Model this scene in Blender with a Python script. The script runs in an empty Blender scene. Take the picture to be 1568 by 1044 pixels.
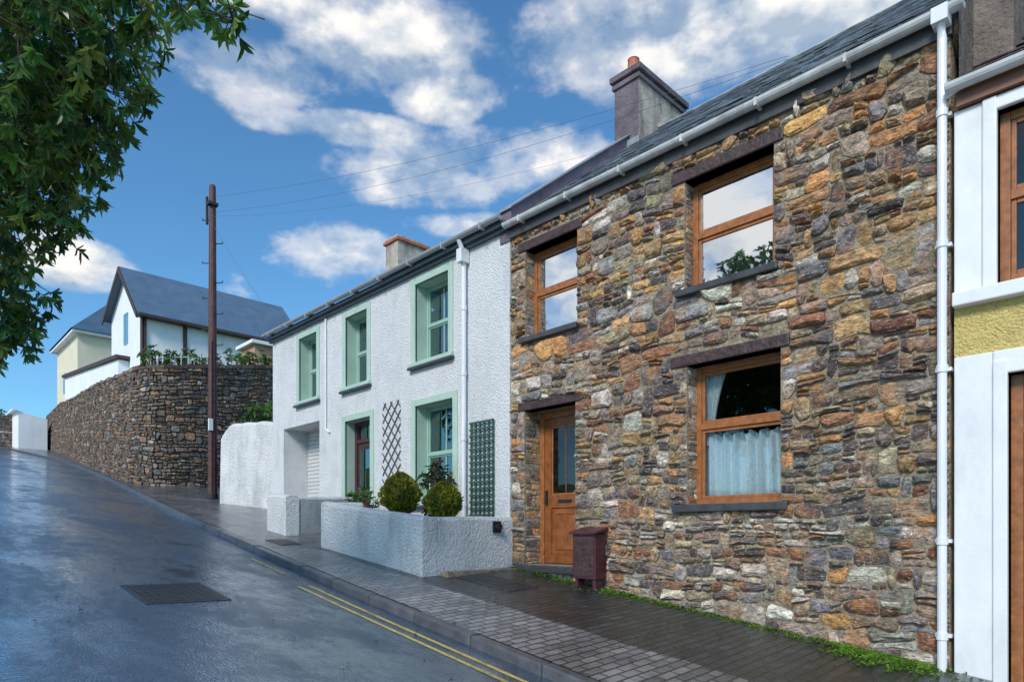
import bpy, math, random
from mathutils import Vector, noise as mnoise
random.seed(7)
S = bpy.context.scene
S.view_settings.view_transform='Standard'
S.view_settings.look='None'
S.view_settings.exposure=0

# ------------------------------------------------------------------ node helpers
def nmat(name):
    m=bpy.data.materials.new(name); m.use_nodes=True
    nt=m.node_tree; nt.nodes.clear()
    out=nt.nodes.new('ShaderNodeOutputMaterial')
    b=nt.nodes.new('ShaderNodeBsdfPrincipled')
    nt.links.new(b.outputs[0],out.inputs[0])
    return m,nt,b,out
def N(nt,t,**kw):
    n=nt.nodes.new(t)
    for k,v in kw.items(): setattr(n,k,v)
    return n
def coord(nt,scale=(1,1,1),rot=(0,0,0)):
    tc=N(nt,'ShaderNodeTexCoord'); mp=N(nt,'ShaderNodeMapping')
    mp.inputs['Scale'].default_value=scale; mp.inputs['Rotation'].default_value=rot
    nt.links.new(tc.outputs['Object'],mp.inputs[0]); return mp.outputs[0]
def noise(nt,vec,scale,detail=3,rough=.6,dist=0):
    n=N(nt,'ShaderNodeTexNoise'); n.inputs['Scale'].default_value=scale
    n.inputs['Detail'].default_value=min(detail,5); n.inputs['Roughness'].default_value=rough
    n.inputs['Distortion'].default_value=dist
    nt.links.new(vec,n.inputs['Vector']); return n.outputs['Fac']
def ramp(nt,fac,stops,interp='LINEAR'):
    r=N(nt,'ShaderNodeValToRGB'); e=r.color_ramp; e.interpolation=interp
    while len(e.elements)<len(stops): e.elements.new(.5)
    for i,(p,c) in enumerate(stops):
        e.elements[i].position=p
        e.elements[i].color=(c,c,c,1) if isinstance(c,(int,float)) else (*c,1)
    nt.links.new(fac,r.inputs[0]); return r.outputs[0]
def mix(nt,fac,a,b,mode='MIX'):
    m=N(nt,'ShaderNodeMix',data_type='RGBA',blend_type=mode)
    for idx,v in ((0,fac),(6,a),(7,b)):
        if isinstance(v,(int,float)): m.inputs[idx].default_value=v
        elif isinstance(v,tuple): m.inputs[idx].default_value=(*v,1) if len(v)==3 else v
        else: nt.links.new(v,m.inputs[idx])
    return m.outputs[2]
def math_(nt,op,a,b=None,c=None,clamp=False):
    m=N(nt,'ShaderNodeMath',operation=op,use_clamp=clamp)
    for i,v in enumerate((a,b,c)):
        if v is None: continue
        if isinstance(v,(int,float)): m.inputs[i].default_value=v
        else: nt.links.new(v,m.inputs[i])
    return m.outputs[0]
def bump(nt,b,h,strength=.5,dist=.02,prev=None):
    n=N(nt,'ShaderNodeBump'); n.inputs['Strength'].default_value=strength; n.inputs['Distance'].default_value=dist
    nt.links.new(h,n.inputs['Height'])
    if prev is not None: nt.links.new(prev,n.inputs['Normal'])
    nt.links.new(n.outputs[0],b.inputs['Normal']); return n.outputs[0]

def simple(name,col,rough=.5,var=.15,scale=6,bs=0.0,bscale=60,spec=.5,metal=0,dirt=None,bd=.01):
    m,nt,b,o=nmat(name); c=coord(nt)
    n1=noise(nt,c,scale,3)
    lo=tuple(x*(1-var) for x in col); hi=tuple(min(1,x*(1+var)) for x in col)
    cc=ramp(nt,n1,[(.3,lo),(.7,hi)])
    if dirt:
        n2=noise(nt,coord(nt,(1.3,1.3,.45)),2.2,5,.7)
        f=ramp(nt,n2,[(.48,0.0),(.72,dirt[1])])
        cc=mix(nt,f,cc,dirt[0])
    nt.links.new(cc,b.inputs['Base Color'])
    b.inputs['Roughness'].default_value=rough; b.inputs['Metallic'].default_value=metal
    b.inputs['Specular IOR Level'].default_value=spec
    if bs>0:
        bump(nt,b,noise(nt,c,bscale,3,.65),bs,bd)
    return m

def stone_mat(name,rough=.62,gain=1.,ora=.6):
    m,nt,b,o=nmat(name); c=coord(nt)
    a=N(nt,'ShaderNodeAttribute',attribute_name='Col')
    n1=noise(nt,coord(nt,(1,1,1.8)),11,5,.75); n2=noise(nt,coord(nt,(1,1,2.4)),26,4,.7); n3=noise(nt,c,2.6,4,.7)
    col=mix(nt,1.0,a.outputs['Color'],ramp(nt,n1,[(.30,.26*gain),(.5,1.0*gain),(.70,2.1*gain)]),'MULTIPLY')
    col=mix(nt,ramp(nt,n3,[(.51,0.),(.65,ora)]),col,mix(nt,n1,(.11*gain,.042*gain,.016*gain),(1.*gain,.46*gain,.15*gain)))
    col=mix(nt,ramp(nt,n2,[(.53,0.),(.65,.8)]),col,(.038,.030,.032))
    col=mix(nt,ramp(nt,n2,[(.33,.85),(.43,0.)]),col,(.62*gain,.53*gain,.45*gain))
    nt.links.new(col,b.inputs['Base Color'])
    b.inputs['Roughness'].default_value=rough
    h=math_(nt,'ADD',n1,math_(nt,'MULTIPLY',n2,.5))
    bump(nt,b,h,1.,.045)
    return m
def mortar_mat(name,col):
    return simple(name,col,.85,.4,9,1.,38,.3,bd=.04,dirt=((.09,.075,.06),.8))
def slate_mat(name):
    m,nt,b,o=nmat(name); c=coord(nt)
    a=N(nt,'ShaderNodeAttribute',attribute_name='Col')
    n1=noise(nt,c,6,4,.7)
    col=mix(nt,1.0,a.outputs['Color'],ramp(nt,n1,[(.3,.6),(.7,1.4)]),'MULTIPLY')
    col=mix(nt,ramp(nt,noise(nt,c,24,4,.7),[(.54,0.),(.68,.6)]),col,(.34,.36,.37))
    nt.links.new(col,b.inputs['Base Color']); b.inputs['Roughness'].default_value=.45
    return m
def glass_mat(name,refl=.35,tint=(.9,.95,1)):
    m,nt,b,o=nmat(name); nt.nodes.remove(b)
    g=N(nt,'ShaderNodeBsdfGlossy'); g.inputs['Roughness'].default_value=.015; g.inputs['Color'].default_value=(*tint,1)
    t=N(nt,'ShaderNodeBsdfTransparent'); t.inputs['Color'].default_value=(.8,.84,.84,1)
    fr=N(nt,'ShaderNodeFresnel'); fr.inputs['IOR'].default_value=1.5
    f=math_(nt,'ADD',fr.outputs[0],refl,clamp=True)
    c=coord(nt); bn=N(nt,'ShaderNodeBump'); bn.inputs['Strength'].default_value=.08; bn.inputs['Distance'].default_value=.02
    nt.links.new(noise(nt,c,2.5,1),bn.inputs['Height']); nt.links.new(bn.outputs[0],g.inputs['Normal'])
    mx=N(nt,'ShaderNodeMixShader'); nt.links.new(f,mx.inputs[0]); nt.links.new(t.outputs[0],mx.inputs[1]); nt.links.new(g.outputs[0],mx.inputs[2])
    nt.links.new(mx.outputs[0],o.inputs[0]); return m
def leaf_mat(name,c1,c2,rough=.35,scale=3,trans=.25):
    m,nt,b,o=nmat(name); c=coord(nt)
    a=N(nt,'ShaderNodeAttribute',attribute_name='Col')
    n1=noise(nt,c,scale,2)
    col=ramp(nt,n1,[(.35,c1),(.65,c2)])
    col=mix(nt,1.0,col,a.outputs['Color'],'MULTIPLY')
    nt.links.new(col,b.inputs['Base Color']); b.inputs['Roughness'].default_value=rough
    tr=N(nt,'ShaderNodeBsdfTranslucent'); nt.links.new(col,tr.inputs[0])
    mx=N(nt,'ShaderNodeMixShader'); mx.inputs[0].default_value=trans
    nt.links.new(b.outputs[0],mx.inputs[1]); nt.links.new(tr.outputs[0],mx.inputs[2]); nt.links.new(mx.outputs[0],o.inputs[0])
    return m

# ------------------------------------------------------------------ mesh builder
class MB:
    def __init__(s): s.v=[];s.f=[];s.m=[];s.c=[]
    def add(s,vs,fs,mat=0,col=(1,1,1)):
        o=len(s.v); s.v+= [tuple(p) for p in vs]
        for f in fs: s.f.append(tuple(i+o for i in f)); s.m.append(mat); s.c.append(col)
    def quad(s,a,b,c,d,mat=0,col=(1,1,1)): s.add([a,b,c,d],[(0,1,2,3)],mat,col)
    def box(s,x0,x1,y0,y1,z0,z1,mat=0,col=(1,1,1)):
        vs=[(x0,y0,z0),(x1,y0,z0),(x1,y1,z0),(x0,y1,z0),(x0,y0,z1),(x1,y0,z1),(x1,y1,z1),(x0,y1,z1)]
        s.hexa(vs,mat,col)
    def hexa(s,vs,mat=0,col=(1,1,1)):
        s.add(vs,[(0,3,2,1),(4,5,6,7),(0,1,5,4),(1,2,6,5),(2,3,7,6),(3,0,4,7)],mat,col)
    def prism(s,pts,off,mat=0,col=(1,1,1)):
        n=len(pts); o=Vector(off)
        vs=[Vector(p) for p in pts]+[Vector(p)+o for p in pts]
        fs=[tuple(range(n))[::-1],tuple(range(n,2*n))]+[(i,(i+1)%n,n+(i+1)%n,n+i) for i in range(n)]
        s.add(vs,fs,mat,col)
    def tube(s,path,r,n=8,mat=0,col=(1,1,1)):
        path=[Vector(p) for p in path]
        vs=[];fs=[]
        for i,p in enumerate(path):
            d=(path[min(i+1,len(path)-1)]-path[max(i-1,0)]).normalized()
            a=d.cross(Vector((0,0,1)))
            if a.length<.05: a=d.cross(Vector((1,0,0)))
            a.normalize(); b=d.cross(a)
            rr=r[i] if isinstance(r,(list,tuple)) else r
            for k in range(n):
                t=2*math.pi*k/n; vs.append(p+a*rr*math.cos(t)+b*rr*math.sin(t))
        for i in range(len(path)-1):
            for k in range(n):
                fs.append((i*n+k,i*n+(k+1)%n,(i+1)*n+(k+1)%n,(i+1)*n+k))
        fs.append(tuple(range(n))[::-1]); fs.append(tuple(range((len(path)-1)*n,len(path)*n)))
        s.add(vs,fs,mat,col)
    def build(s,name,mats,parent=None,bevel=0,smooth=False):
        me=bpy.data.meshes.new(name); me.from_pydata(s.v,[],s.f); 
        for m in mats: me.materials.append(m)
        me.polygons.foreach_set('material_index',s.m)
        if smooth: me.polygons.foreach_set('use_smooth',[True]*len(s.f))
        at=me.color_attributes.new('Col','FLOAT_COLOR','CORNER')
        buf=[]
        for f,c in zip(s.f,s.c):
            for _ in f: buf+= [c[0],c[1],c[2],1.0]
        at.data.foreach_set('color',buf)
        me.update(); ob=bpy.data.objects.new(name,me); S.collection.objects.link(ob)
        if parent: ob.parent=parent
        if bevel:
            b=ob.modifiers.new('bev','BEVEL'); b.width=bevel; b.segments=2; b.limit_method='ANGLE'
        return ob
def empty(name):
    e=bpy.data.objects.new(name,None); S.collection.objects.link(e); e.empty_display_size=.3; return e

# ------------------------------------------------------------------ terrain
def L(x):
    if x<-58: 
        d=-58-x; return .267+.128*58+ .128*6*(1-math.exp(-d/6))
    if x>25: 
        d=x-25; return .267-.128*25-.128*8*(1-math.exp(-d/8))
    return .267-.128*x
KP=[(-90,-2.5),(-75,-1.2),(-58,-.45),(-46,-.2),(-36.6,-.2),(-28,-.75),(-20,-1.5),(-14,-2.1),(-8,-2.6),(-3,-2.85),(0,-2.95),(10,-3.1),(60,-3.3)]
def yk(x):
    if x<=KP[0][0]: return KP[0][1]
    for i in range(len(KP)-1):
        a,b=KP[i],KP[i+1]
        if x<=b[0]:
            t=(x-a[0])/(b[0]-a[0]); 
            m=lambda j:(KP[min(j+1,len(KP)-1)][1]-KP[max(j-1,0)][1])/(KP[min(j+1,len(KP)-1)][0]-KP[max(j-1,0)][0])
            h=b[0]-a[0]; return (2*t**3-3*t*t+1)*a[1]+(t**3-2*t*t+t)*h*m(i)+(-2*t**3+3*t*t)*b[1]+(t**3-t*t)*h*m(i+1)
    return KP[-1][1]
def pav(x,y): return L(x)+.05*min(y,0)
def road(x,y):
    k=yk(x); w=min(k-y,2.6); w2=max(0,(k-y)-3.2)
    return L(x)+.05*k-.09+.018*w-.018*w2

M={}
M['stone']=stone_mat('rubble_stone',.6,1.06,.65)
M['stone_far']=stone_mat('retaining_stone',.7,.60,.45)
M['mortar']=mortar_mat('lime_mortar',(.33,.27,.20))
M['mortar_d']=mortar_mat('dark_mortar',(.11,.09,.075))
M['white']=simple('white_roughcast',(.80,.81,.83),.75,.05,3,1.,40,.3,dirt=((.52,.55,.58),.5),bd=.045)
M['whitew']=simple('white_wall_paint',(.80,.80,.81),.75,.08,2.5,1.,30,.3,dirt=((.36,.39,.38),.6),bd=.06)
M['white_s']=simple('white_smooth_paint',(.75,.76,.79),.4,.04,4,.2,30,.5,dirt=((.52,.54,.55),.45))
M['gutter']=simple('white_plastic_gutter',(.56,.57,.58),.35,.15,5,0,dirt=((.22,.23,.22),.85))
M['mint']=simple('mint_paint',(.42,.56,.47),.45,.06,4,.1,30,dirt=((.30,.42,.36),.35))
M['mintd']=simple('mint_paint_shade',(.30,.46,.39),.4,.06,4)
M['wood']=simple('golden_oak_frame',(.31,.115,.04),.33,.3,14,.15,40)
M['lint']=simple('dark_lintel_timber',(.055,.030,.030),.45,.5,14,.6,25,bd=.02)
M['sill']=simple('dark_slate_sill_and_underside',(.055,.055,.06),.35,.3,8,.4,30)
M['purple']=simple('purple_render',(.14,.10,.14),.6,.25,5,.5,40,dirt=((.25,.24,.25),.5))
M['chim']=simple('chimney_render',(.46,.40,.34),.8,.3,3.5,.8,26,dirt=((.10,.085,.085),.9),bd=.03)
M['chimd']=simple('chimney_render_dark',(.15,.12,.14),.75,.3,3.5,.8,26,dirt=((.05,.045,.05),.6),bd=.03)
M['chimb']=simple('brown_render',(.17,.135,.115),.8,.4,5,.9,26,dirt=((.05,.045,.045),.8),bd=.03)
M['terra']=simple('terracotta',(.42,.12,.06),.6,.25,8,.3,40)
M['yellow']=simple('yellow_roughcast',(.74,.58,.22),.8,.12,14,1.,45,.3,bd=.05)
M['brownf']=simple('brown_fascia',(.20,.085,.05),.45,.15,5)
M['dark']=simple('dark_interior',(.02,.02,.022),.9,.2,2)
M['curt']=simple('white_curtain',(.80,.88,.97),.8,.12,30)
M['curtb']=simple('net_curtain',(.6,.65,.72),.8,.1,10)
M['slate']=slate_mat('slate')
M['lead']=simple('lead_flashing',(.25,.27,.30),.45,.2,6,.2,20)
M['glassU']=glass_mat('window_glass_upper',.74)
M['glassL']=glass_mat('window_glass_lower',.04)
M['glassW']=glass_mat('window_glass_sash',.22,(.75,.95,.98))
M['oakd']=simple('oak_door',(.24,.08,.025),.33,.3,10,.2,40)
M['maroon']=simple('maroon_paint',(.075,.022,.03),.35,.2,6,.1,30)
M['shut']=simple('roller_shutter',(.55,.56,.56),.4,.08,5)
M['trelg']=simple('green_trellis',(.035,.09,.07),.5,.2,10)
M['treld']=simple('dark_trellis',(.07,.08,.09),.5,.2,10)
M['black']=simple('black_metal',(.02,.02,.022),.4,.2,10)
M['wire']=simple('cable_sheath',(.10,.11,.12),.6,.1,10)
M['pole']=simple('creosoted_pole',(.085,.032,.03),.6,.4,9,.6,30,bd=.02)
M['darkfascia']=simple('dark_fascia',(.06,.08,.095),.4,.2,6)
M['grgutter']=simple('grey_gutter',(.33,.35,.37),.35,.1,6)

def road_mat():
    m,nt,b,o=nmat('wet_asphalt'); c=coord(nt)
    tc=N(nt,'ShaderNodeTexCoord'); sp=N(nt,'ShaderNodeSeparateXYZ'); nt.links.new(tc.outputs['Object'],sp.inputs[0])
    X=sp.outputs[0];Y=sp.outputs[1]
    big=noise(nt,coord(nt,(.30,1.0,1)),1.2,4,.6,.5); mid=noise(nt,coord(nt,(.6,1,1)),5,5,.75); fine=noise(nt,c,75,2,.7)
    agg=N(nt,'ShaderNodeTexVoronoi'); agg.inputs['Scale'].default_value=50; nt.links.new(c,agg.inputs['Vector'])
    r=math_(nt,'ADD',math_(nt,'MULTIPLY',big,.62),math_(nt,'MULTIPLY',mid,.38))
    col=ramp(nt,mid,[(.3,(.010,.026,.055)),(.7,(.028,.058,.105))])  # asphalt base tinted blue to stand for the reflected sky
    col=mix(nt,ramp(nt,fine,[(.56,0.),(.68,.7)]),col,(.11,.15,.22))
    wob=math_(nt,'MULTIPLY',math_(nt,'SUBTRACT',noise(nt,c,3,4,.8),.5),.18)
    s1=math_(nt,'LESS_THAN',math_(nt,'ABSOLUTE',math_(nt,'ADD',math_(nt,'ADD',X,5.75),wob)),.014)
    s1=math_(nt,'MULTIPLY',s1,math_(nt,'LESS_THAN',Y,-4.75))
    s2=math_(nt,'LESS_THAN',math_(nt,'ABSOLUTE',math_(nt,'ADD',math_(nt,'ADD',Y,5.6),wob)),.012)
    s2=math_(nt,'MULTIPLY',s2,math_(nt,'LESS_THAN',X,-7))
    seam=math_(nt,'MAXIMUM',s1,s2)
    col=mix(nt,math_(nt,'MULTIPLY',seam,.8),col,(.006,.006,.008))
    nt.links.new(col,b.inputs['Base Color'])
    rr=ramp(nt,r,[(.42,.10),(.5,.22),(.60,.42)])
    nt.links.new(rr,b.inputs['Roughness'])
    b.inputs['IOR'].default_value=1.5
    wt=ramp(nt,r,[(.48,1.),(.60,.42)]); nt.links.new(wt,b.inputs['Coat Weight']); b.inputs['Coat IOR'].default_value=3.4
    b.inputs['Coat Tint'].default_value=(.85,.95,1,1)
    cr=ramp(nt,r,[(.42,.025),(.5,.08),(.60,.22)]); nt.links.new(cr,b.inputs['Coat Roughness'])
    hs=ramp(nt,r,[(.40,.15),(.56,1.)])
    h=math_(nt,'MULTIPLY',math_(nt,'ADD',agg.outputs['Distance'],fine),hs)
    n1=bump(nt,b,h,.9,.012)
    b2=N(nt,'ShaderNodeBump'); b2.inputs['Strength'].default_value=.25; b2.inputs['Distance'].default_value=.02
    nt.links.new(mid,b2.inputs['Height'])
    b3=N(nt,'ShaderNodeBump'); b3.inputs['Strength'].default_value=.45; b3.inputs['Distance'].default_value=.008
    nt.links.new(h,b3.inputs['Height']); nt.links.new(b2.outputs[0],b3.inputs['Normal'])
    nt.links.new(b3.outputs[0],b.inputs['Coat Normal'])
    return m
M['road']=road_mat()
def pav_mat():
    m,nt,b,o=nmat('block_paving'); 
    tc=N(nt,'ShaderNodeTexCoord'); sp=N(nt,'ShaderNodeSeparateXYZ'); nt.links.new(tc.outputs['Object'],sp.inputs[0])
    c=coord(nt); X=sp.outputs[0]; Y=sp.outputs[1]
    def brick(rot,w,h,c1,c2,mo,ms):
        br=N(nt,'ShaderNodeTexBrick'); nt.links.new(coord(nt,(1,1,1),(0,0,rot)),br.inputs['Vector'])
        br.inputs['Scale'].default_value=1; br.inputs['Brick Width'].default_value=w; br.inputs['Row Height'].default_value=h
        br.inputs['Mortar Size'].default_value=ms; br.inputs['Mortar Smooth'].default_value=.4
        br.inputs['Color1'].default_value=(*c1,1); br.inputs['Color2'].default_value=(*c2,1); br.inputs['Mortar'].default_value=(*mo,1)
        return br
    A=brick(math.radians(90),.2,.1,(.32,.30,.30),(.16,.155,.165),(.04,.04,.036),.011)
    B=brick(math.radians(90),.2,.1,(.055,.055,.065),(.025,.025,.032),(.012,.020,.008),.013)
    C=brick(0,.6,.45,(.13,.13,.14),(.085,.088,.10),(.03,.03,.03),.014)
    wob=math_(nt,'MULTIPLY',math_(nt,'SUBTRACT',noise(nt,c,2,3),.5),.12)
    mY=math_(nt,'GREATER_THAN',math_(nt,'ADD',Y,wob),-1.78)
    mX=math_(nt,'LESS_THAN',math_(nt,'ADD',X,wob),-9.4)
    col=mix(nt,mY,A.outputs[0],B.outputs[0]); col=mix(nt,mX,col,C.outputs[0])
    fac=mix(nt,mY,A.outputs['Fac'],B.outputs['Fac']); fac=mix(nt,mX,fac,C.outputs['Fac'])
    n1=noise(nt,c,1.6,5,.65); n2=noise(nt,c,30,4,.7)
    col=mix(nt,1.,col,ramp(nt,n1,[(.3,.40),(.7,1.4)]),'MULTIPLY')
    col=mix(nt,ramp(nt,n2,[(.58,0.),(.72,.45)]),col,(.02,.02,.02))
    near=ramp(nt,math_(nt,'ADD',math_(nt,'MULTIPLY',Y,.36),math_(nt,'MULTIPLY',noise(nt,c,5,5,.75),1.0)),[(.44,0.),(.58,.85)])
    col=mix(nt,math_(nt,'MULTIPLY',near,math_(nt,'SUBTRACT',1,mX)),col,(.045,.10,.012))
    nt.links.new(col,b.inputs['Base Color'])
    r=ramp(nt,n1,[(.35,.15),(.65,.45)]); nt.links.new(r,b.inputs['Roughness'])
    b.inputs['Coat Weight'].default_value=.6; b.inputs['Coat Roughness'].default_value=.15; b.inputs['Coat IOR'].default_value=1.8
    h=math_(nt,'ADD',math_(nt,'MULTIPLY',fac,-1.),math_(nt,'MULTIPLY',n2,.6))
    n=bump(nt,b,h,1.,.022); nt.links.new(n,b.inputs['Coat Normal'])
    return m
M['pav']=pav_mat()
M['kerb']=simple('kerb_stone',(.085,.085,.095),.28,.35,5,.6,30,dirt=((.025,.025,.025),.6))
M['grass']=simple('grass_ground',(.06,.09,.025),.9,.4,1.5,.8,20,bd=.05)
M['yline']=simple('yellow_road_paint',(.55,.43,.12),.35,.35,25,.5,90,dirt=((.05,.05,.05),1.))
M['iron']=simple('iron_cover',(.030,.030,.033),.36,.4,14,.7,60)

def axis():
    a=[-500,-300,-200,-140,-100]; a+=list(range(-90,61,3)); a+=[80,110,160,250,400,600]; return a
mb=MB(); xs=axis(); ys=[-500,-250,-120,-60,-35,-20,-14,-11,-9.2,-6,-3,0,3,8,15,30,60,120,250,500]
def T(x,y):
    z=L(x)+.05*max(-9,min(y,0))-.35
    if y<-9.2: z+=.3+ .9*(1-math.exp((y+9.2)/4))
    r=math.hypot(x,y)
    if r>110: z+= (min(r,320)-110)*.05
    return z
n=len(ys)
mb.add([(x,y,T(x,y)) for x in xs for y in ys],[(i*n+j,(i+1)*n+j,(i+1)*n+j+1,i*n+j+1) for i in range(len(xs)-1) for j in range(n-1)])
mb.build('ground',[M['grass']],smooth=True)
def strip(name,f0,f1,ny,zf,mat,x0=-95,x1=45,dx=.5,dz=0):
    mb=MB(); nx=int((x1-x0)/dx)+1; vs=[]
    for i in range(nx):
        x=x0+i*dx; a,b=f0(x),f1(x)
        for j in range(ny): 
            y=a+(b-a)*j/(ny-1); vs.append((x,y,zf(x,y)+dz))
    mb.add(vs,[(i*ny+j,(i+1)*ny+j,(i+1)*ny+j+1,i*ny+j+1) for i in range(nx-1) for j in range(ny-1)])
    return mb.build(name,[mat],smooth=True)
strip('road',lambda x:-9.2,lambda x:yk(x)+.02,16,road,M['road'])
strip('pavement',lambda x:yk(x)+.12,lambda x:5.0,16,pav,M['pav'])
mb=MB(); x=-80.
while x<40:
    x2=x+.9; a,b=x+.006,x2-.006
    ya,yb=yk(a),yk(b); d=random.uniform(-.006,.006)
    za,zb=pav(a,ya)+.004+d,pav(b,yb)+.004+d
    mb.hexa([(a,ya,za-.3),(b,yb,zb-.3),(b,yb+.125,zb-.3),(a,ya+.125,za-.3),(a,ya+.01,za),(b,yb+.01,zb),(b,yb+.125,zb+.003),(a,ya+.125,za+.003)])
    x=x2
mb.build('kerb',[M['kerb']],bevel=.015)
strip('verge_kerb',lambda x:-9.35,lambda x:-9.2,2,lambda x,y:road(x,-9.2)+.1,M['kerb'])
for off in (.2,.34):
    strip('yellow_line',lambda x:yk(x)-off-.045,lambda x:yk(x)-off,2,road,M['yline'],-7.2,20,.2,.004)
strip('yellow_line',lambda x:yk(x)-.25,lambda x:yk(x)-.2,2,road,M['yline'],-9.2,-7.9,.2,.004)
def cover(name,x0,x1,y0,y1,zf,mat,slats):
    mb=MB(); 
    def q(a,b,c,d,h): mb.hexa([(a,c,zf(a,c)-.02),(b,c,zf(b,c)-.02),(b,d,zf(b,d)-.02),(a,d,zf(a,d)-.02),(a,c,zf(a,c)+h),(b,c,zf(b,c)+h),(b,d,zf(b,d)+h),(a,d,zf(a,d)+h)])
    q(x0,x1,y0,y1,.004)
    f=.04
    q(x0-.005,x1+.005,y0-.005,y0+f,.007);q(x0-.005,x1+.005,y1-f,y1+.005,.007);q(x0-.005,x0+f,y0+f+.002,y1-f-.002,.007);q(x1-f,x1+.005,y0+f+.002,y1-f-.002,.007)
    k=slats
    for i in range(k):
        for j in range(k):
            a=x0+f+.01+(x1-x0-2*f-.02)*i/k; c=y0+f+.01+(y1-y0-2*f-.02)*j/k
            q(a,a+(x1-x0)/k*.7,c,c+(y1-y0)/k*.7,.008)
    mb.build(name,[mat])
cover('manhole_cover',-7.6,-6.7,-4.75,-3.98,road,M['iron'],9)
cover('access_cover',-6.4,-5.5,-1.25,-.75,pav,M['iron'],8)
cover('drain_cover',-10.3,-9.7,-2.05,-1.75,pav,M['iron'],5)

# ------------------------------------------------------------------ rubble stone generator (wavy random courses)
PAL=[((.30,.235,.185),18),((.13,.10,.10),14),((.50,.29,.13),10),((.43,.33,.22),14),((.60,.53,.45),10),((.29,.13,.07),9),((.25,.235,.235),11),((.31,.235,.145),8),((.62,.31,.11),5)]
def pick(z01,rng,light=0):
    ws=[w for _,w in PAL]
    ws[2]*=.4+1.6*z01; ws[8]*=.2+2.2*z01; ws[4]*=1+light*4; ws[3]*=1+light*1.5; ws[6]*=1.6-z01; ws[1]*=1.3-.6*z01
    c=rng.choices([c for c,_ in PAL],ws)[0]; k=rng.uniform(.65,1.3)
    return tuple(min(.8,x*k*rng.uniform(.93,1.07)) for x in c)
def rubble(mb,A,B,mapf,blocks,colf,hr=(.05,.13),asp=(1.1,4.6),relief=.035,seed=1,gap=.006,wav=.035,mat=0,lite=False,wmin=.07):
    rng=random.Random(seed)
    bs=[0.0]
    while bs[-1]<B-hr[0]*.6: bs.append(bs[-1]+rng.uniform(*hr) if rng.random()<.6 else bs[-1]+rng.uniform(hr[0],(hr[0]+hr[1])/2))
    sc=B/bs[-1]; bs=[b*sc for b in bs]; K=len(bs)-1
    def bc(k,a):
        if k<=0: return 0.0
        if k>=K: return B
        h=min(bs[k]-bs[k-1],bs[k+1]-bs[k])
        return bs[k]+wav*mnoise.noise(Vector((a*.9,bs[k]*.55,seed)))+h*.5*mnoise.noise(Vector((a*3.3,k*7.7,seed+3)))
    taken=[[] for _ in range(K+2)]
    def stone(pb,pt,a0,a1,top2=False):
        w=a1-a0
        if w<.02: return
        hm=pt((a0+a1)/2)-pb((a0+a1)/2)
        if hm<.012: return
        l0=rng.uniform(-.3,.3)*hm; l1=rng.uniform(-.3,.3)*hm
        def pnt(s,t):
            a=a0+gap+(w-2*gap)*s; 
            lean=(l0*(1-s)+l1*s)*(t-.5)*(0 if (w<.09) else 1)
            a+=lean; bb,tt=pb(a),pt(a); b=bb+gap+(tt-bb-2*gap)*t
            return a,b
        c=[rng.uniform(.04,.34) for _ in range(4)]; cw=[min(.35,x*hm/w) for x in c]; j=lambda m:rng.uniform(-m,m)
        raw=[(cw[0],0+rng.uniform(0,.08)),(.5+j(.15),j(.04)+.02),(1-cw[1],rng.uniform(0,.08)),(1,c[1]),(1,.5+j(.15)),(1,1-c[2]),(1-cw[2],1-rng.uniform(0,.08)),(.5+j(.15),.98+j(.04)),(cw[3],1-rng.uniform(0,.08)),(0,1-c[3]),(0,.5+j(.1)),(0,c[0])]
        P=[pnt(s,t) for s,t in raw]
        Q=[]
        for (a,b) in P:
            a=max(0,min(A,a)); b=max(0,min(B,b))
            for (x0,x1,z0,z1) in blocks:
                if x0<a<x1 and z0<b<z1:
                    dd=[(a-x0,0),(x1-a,1),(b-z0,2),(z1-b,3)]; dd.sort(); k=dd[0][1]
                    if k==0:a=x0-.003
                    elif k==1:a=x1+.003
                    elif k==2:b=z0-.003
                    else:b=z1+.003
            Q.append((a,b))
        P=Q; ca=sum(p[0] for p in P)/12; cb=sum(p[1] for p in P)/12
        dep=relief*(rng.random()**1.2*.8+.25); ta,tb=rng.uniform(-.35,.35),rng.uniform(-.4,.25)
        ins=min(.024,hm*.24); vs=[]
        rings=[(0,-.03,0),(0,dep*.5,.12),(ins,dep,.2)] if not lite else [(0,-.03,0),(ins*.6,dep,.2)]
        for (q,dd,jj) in rings:
            for (a,b) in P:
                va,vb=a-ca,b-cb; ln=math.hypot(va,vb)+1e-6; s=max(.3,1-q*1.3/ln)
                d=dd+ (dep*(ta*va/(w*.5)+tb*vb/(hm*.5))*.7 if dd>0 else 0)+rng.uniform(-jj,jj)*dep
                vs.append(mapf(ca+va*s,cb+vb*s,d if dd<0 else max(.001,d)))
        npt=12; nr=len(rings)
        for (s_) in ((-.28,),(.28,)):
            vs.append(mapf(ca+s_[0]*w+rng.uniform(-.05,.05)*w,cb+rng.uniform(-.18,.18)*hm,dep*(1+rng.uniform(-.1,.35)+ta*s_[0])))
        fs=[]
        for r in range(nr-1):
            for k in range(npt): fs.append((r*npt+k,r*npt+(k+1)%npt,(r+1)*npt+(k+1)%npt,(r+1)*npt+k))
        o=(nr-1)*npt; c0,c1=nr*npt,nr*npt+1
        for k in range(npt):
            k2=(k+1)%npt; right=k in(1,2,3,4,5,6)
            fs.append((o+k,o+k2,c1 if right else c0))
        fs+= [(o+1,c1,c0),(o+7,c0,c1)]
        mb.add(vs,fs,mat,colf(ca,cb,rng))
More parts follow.
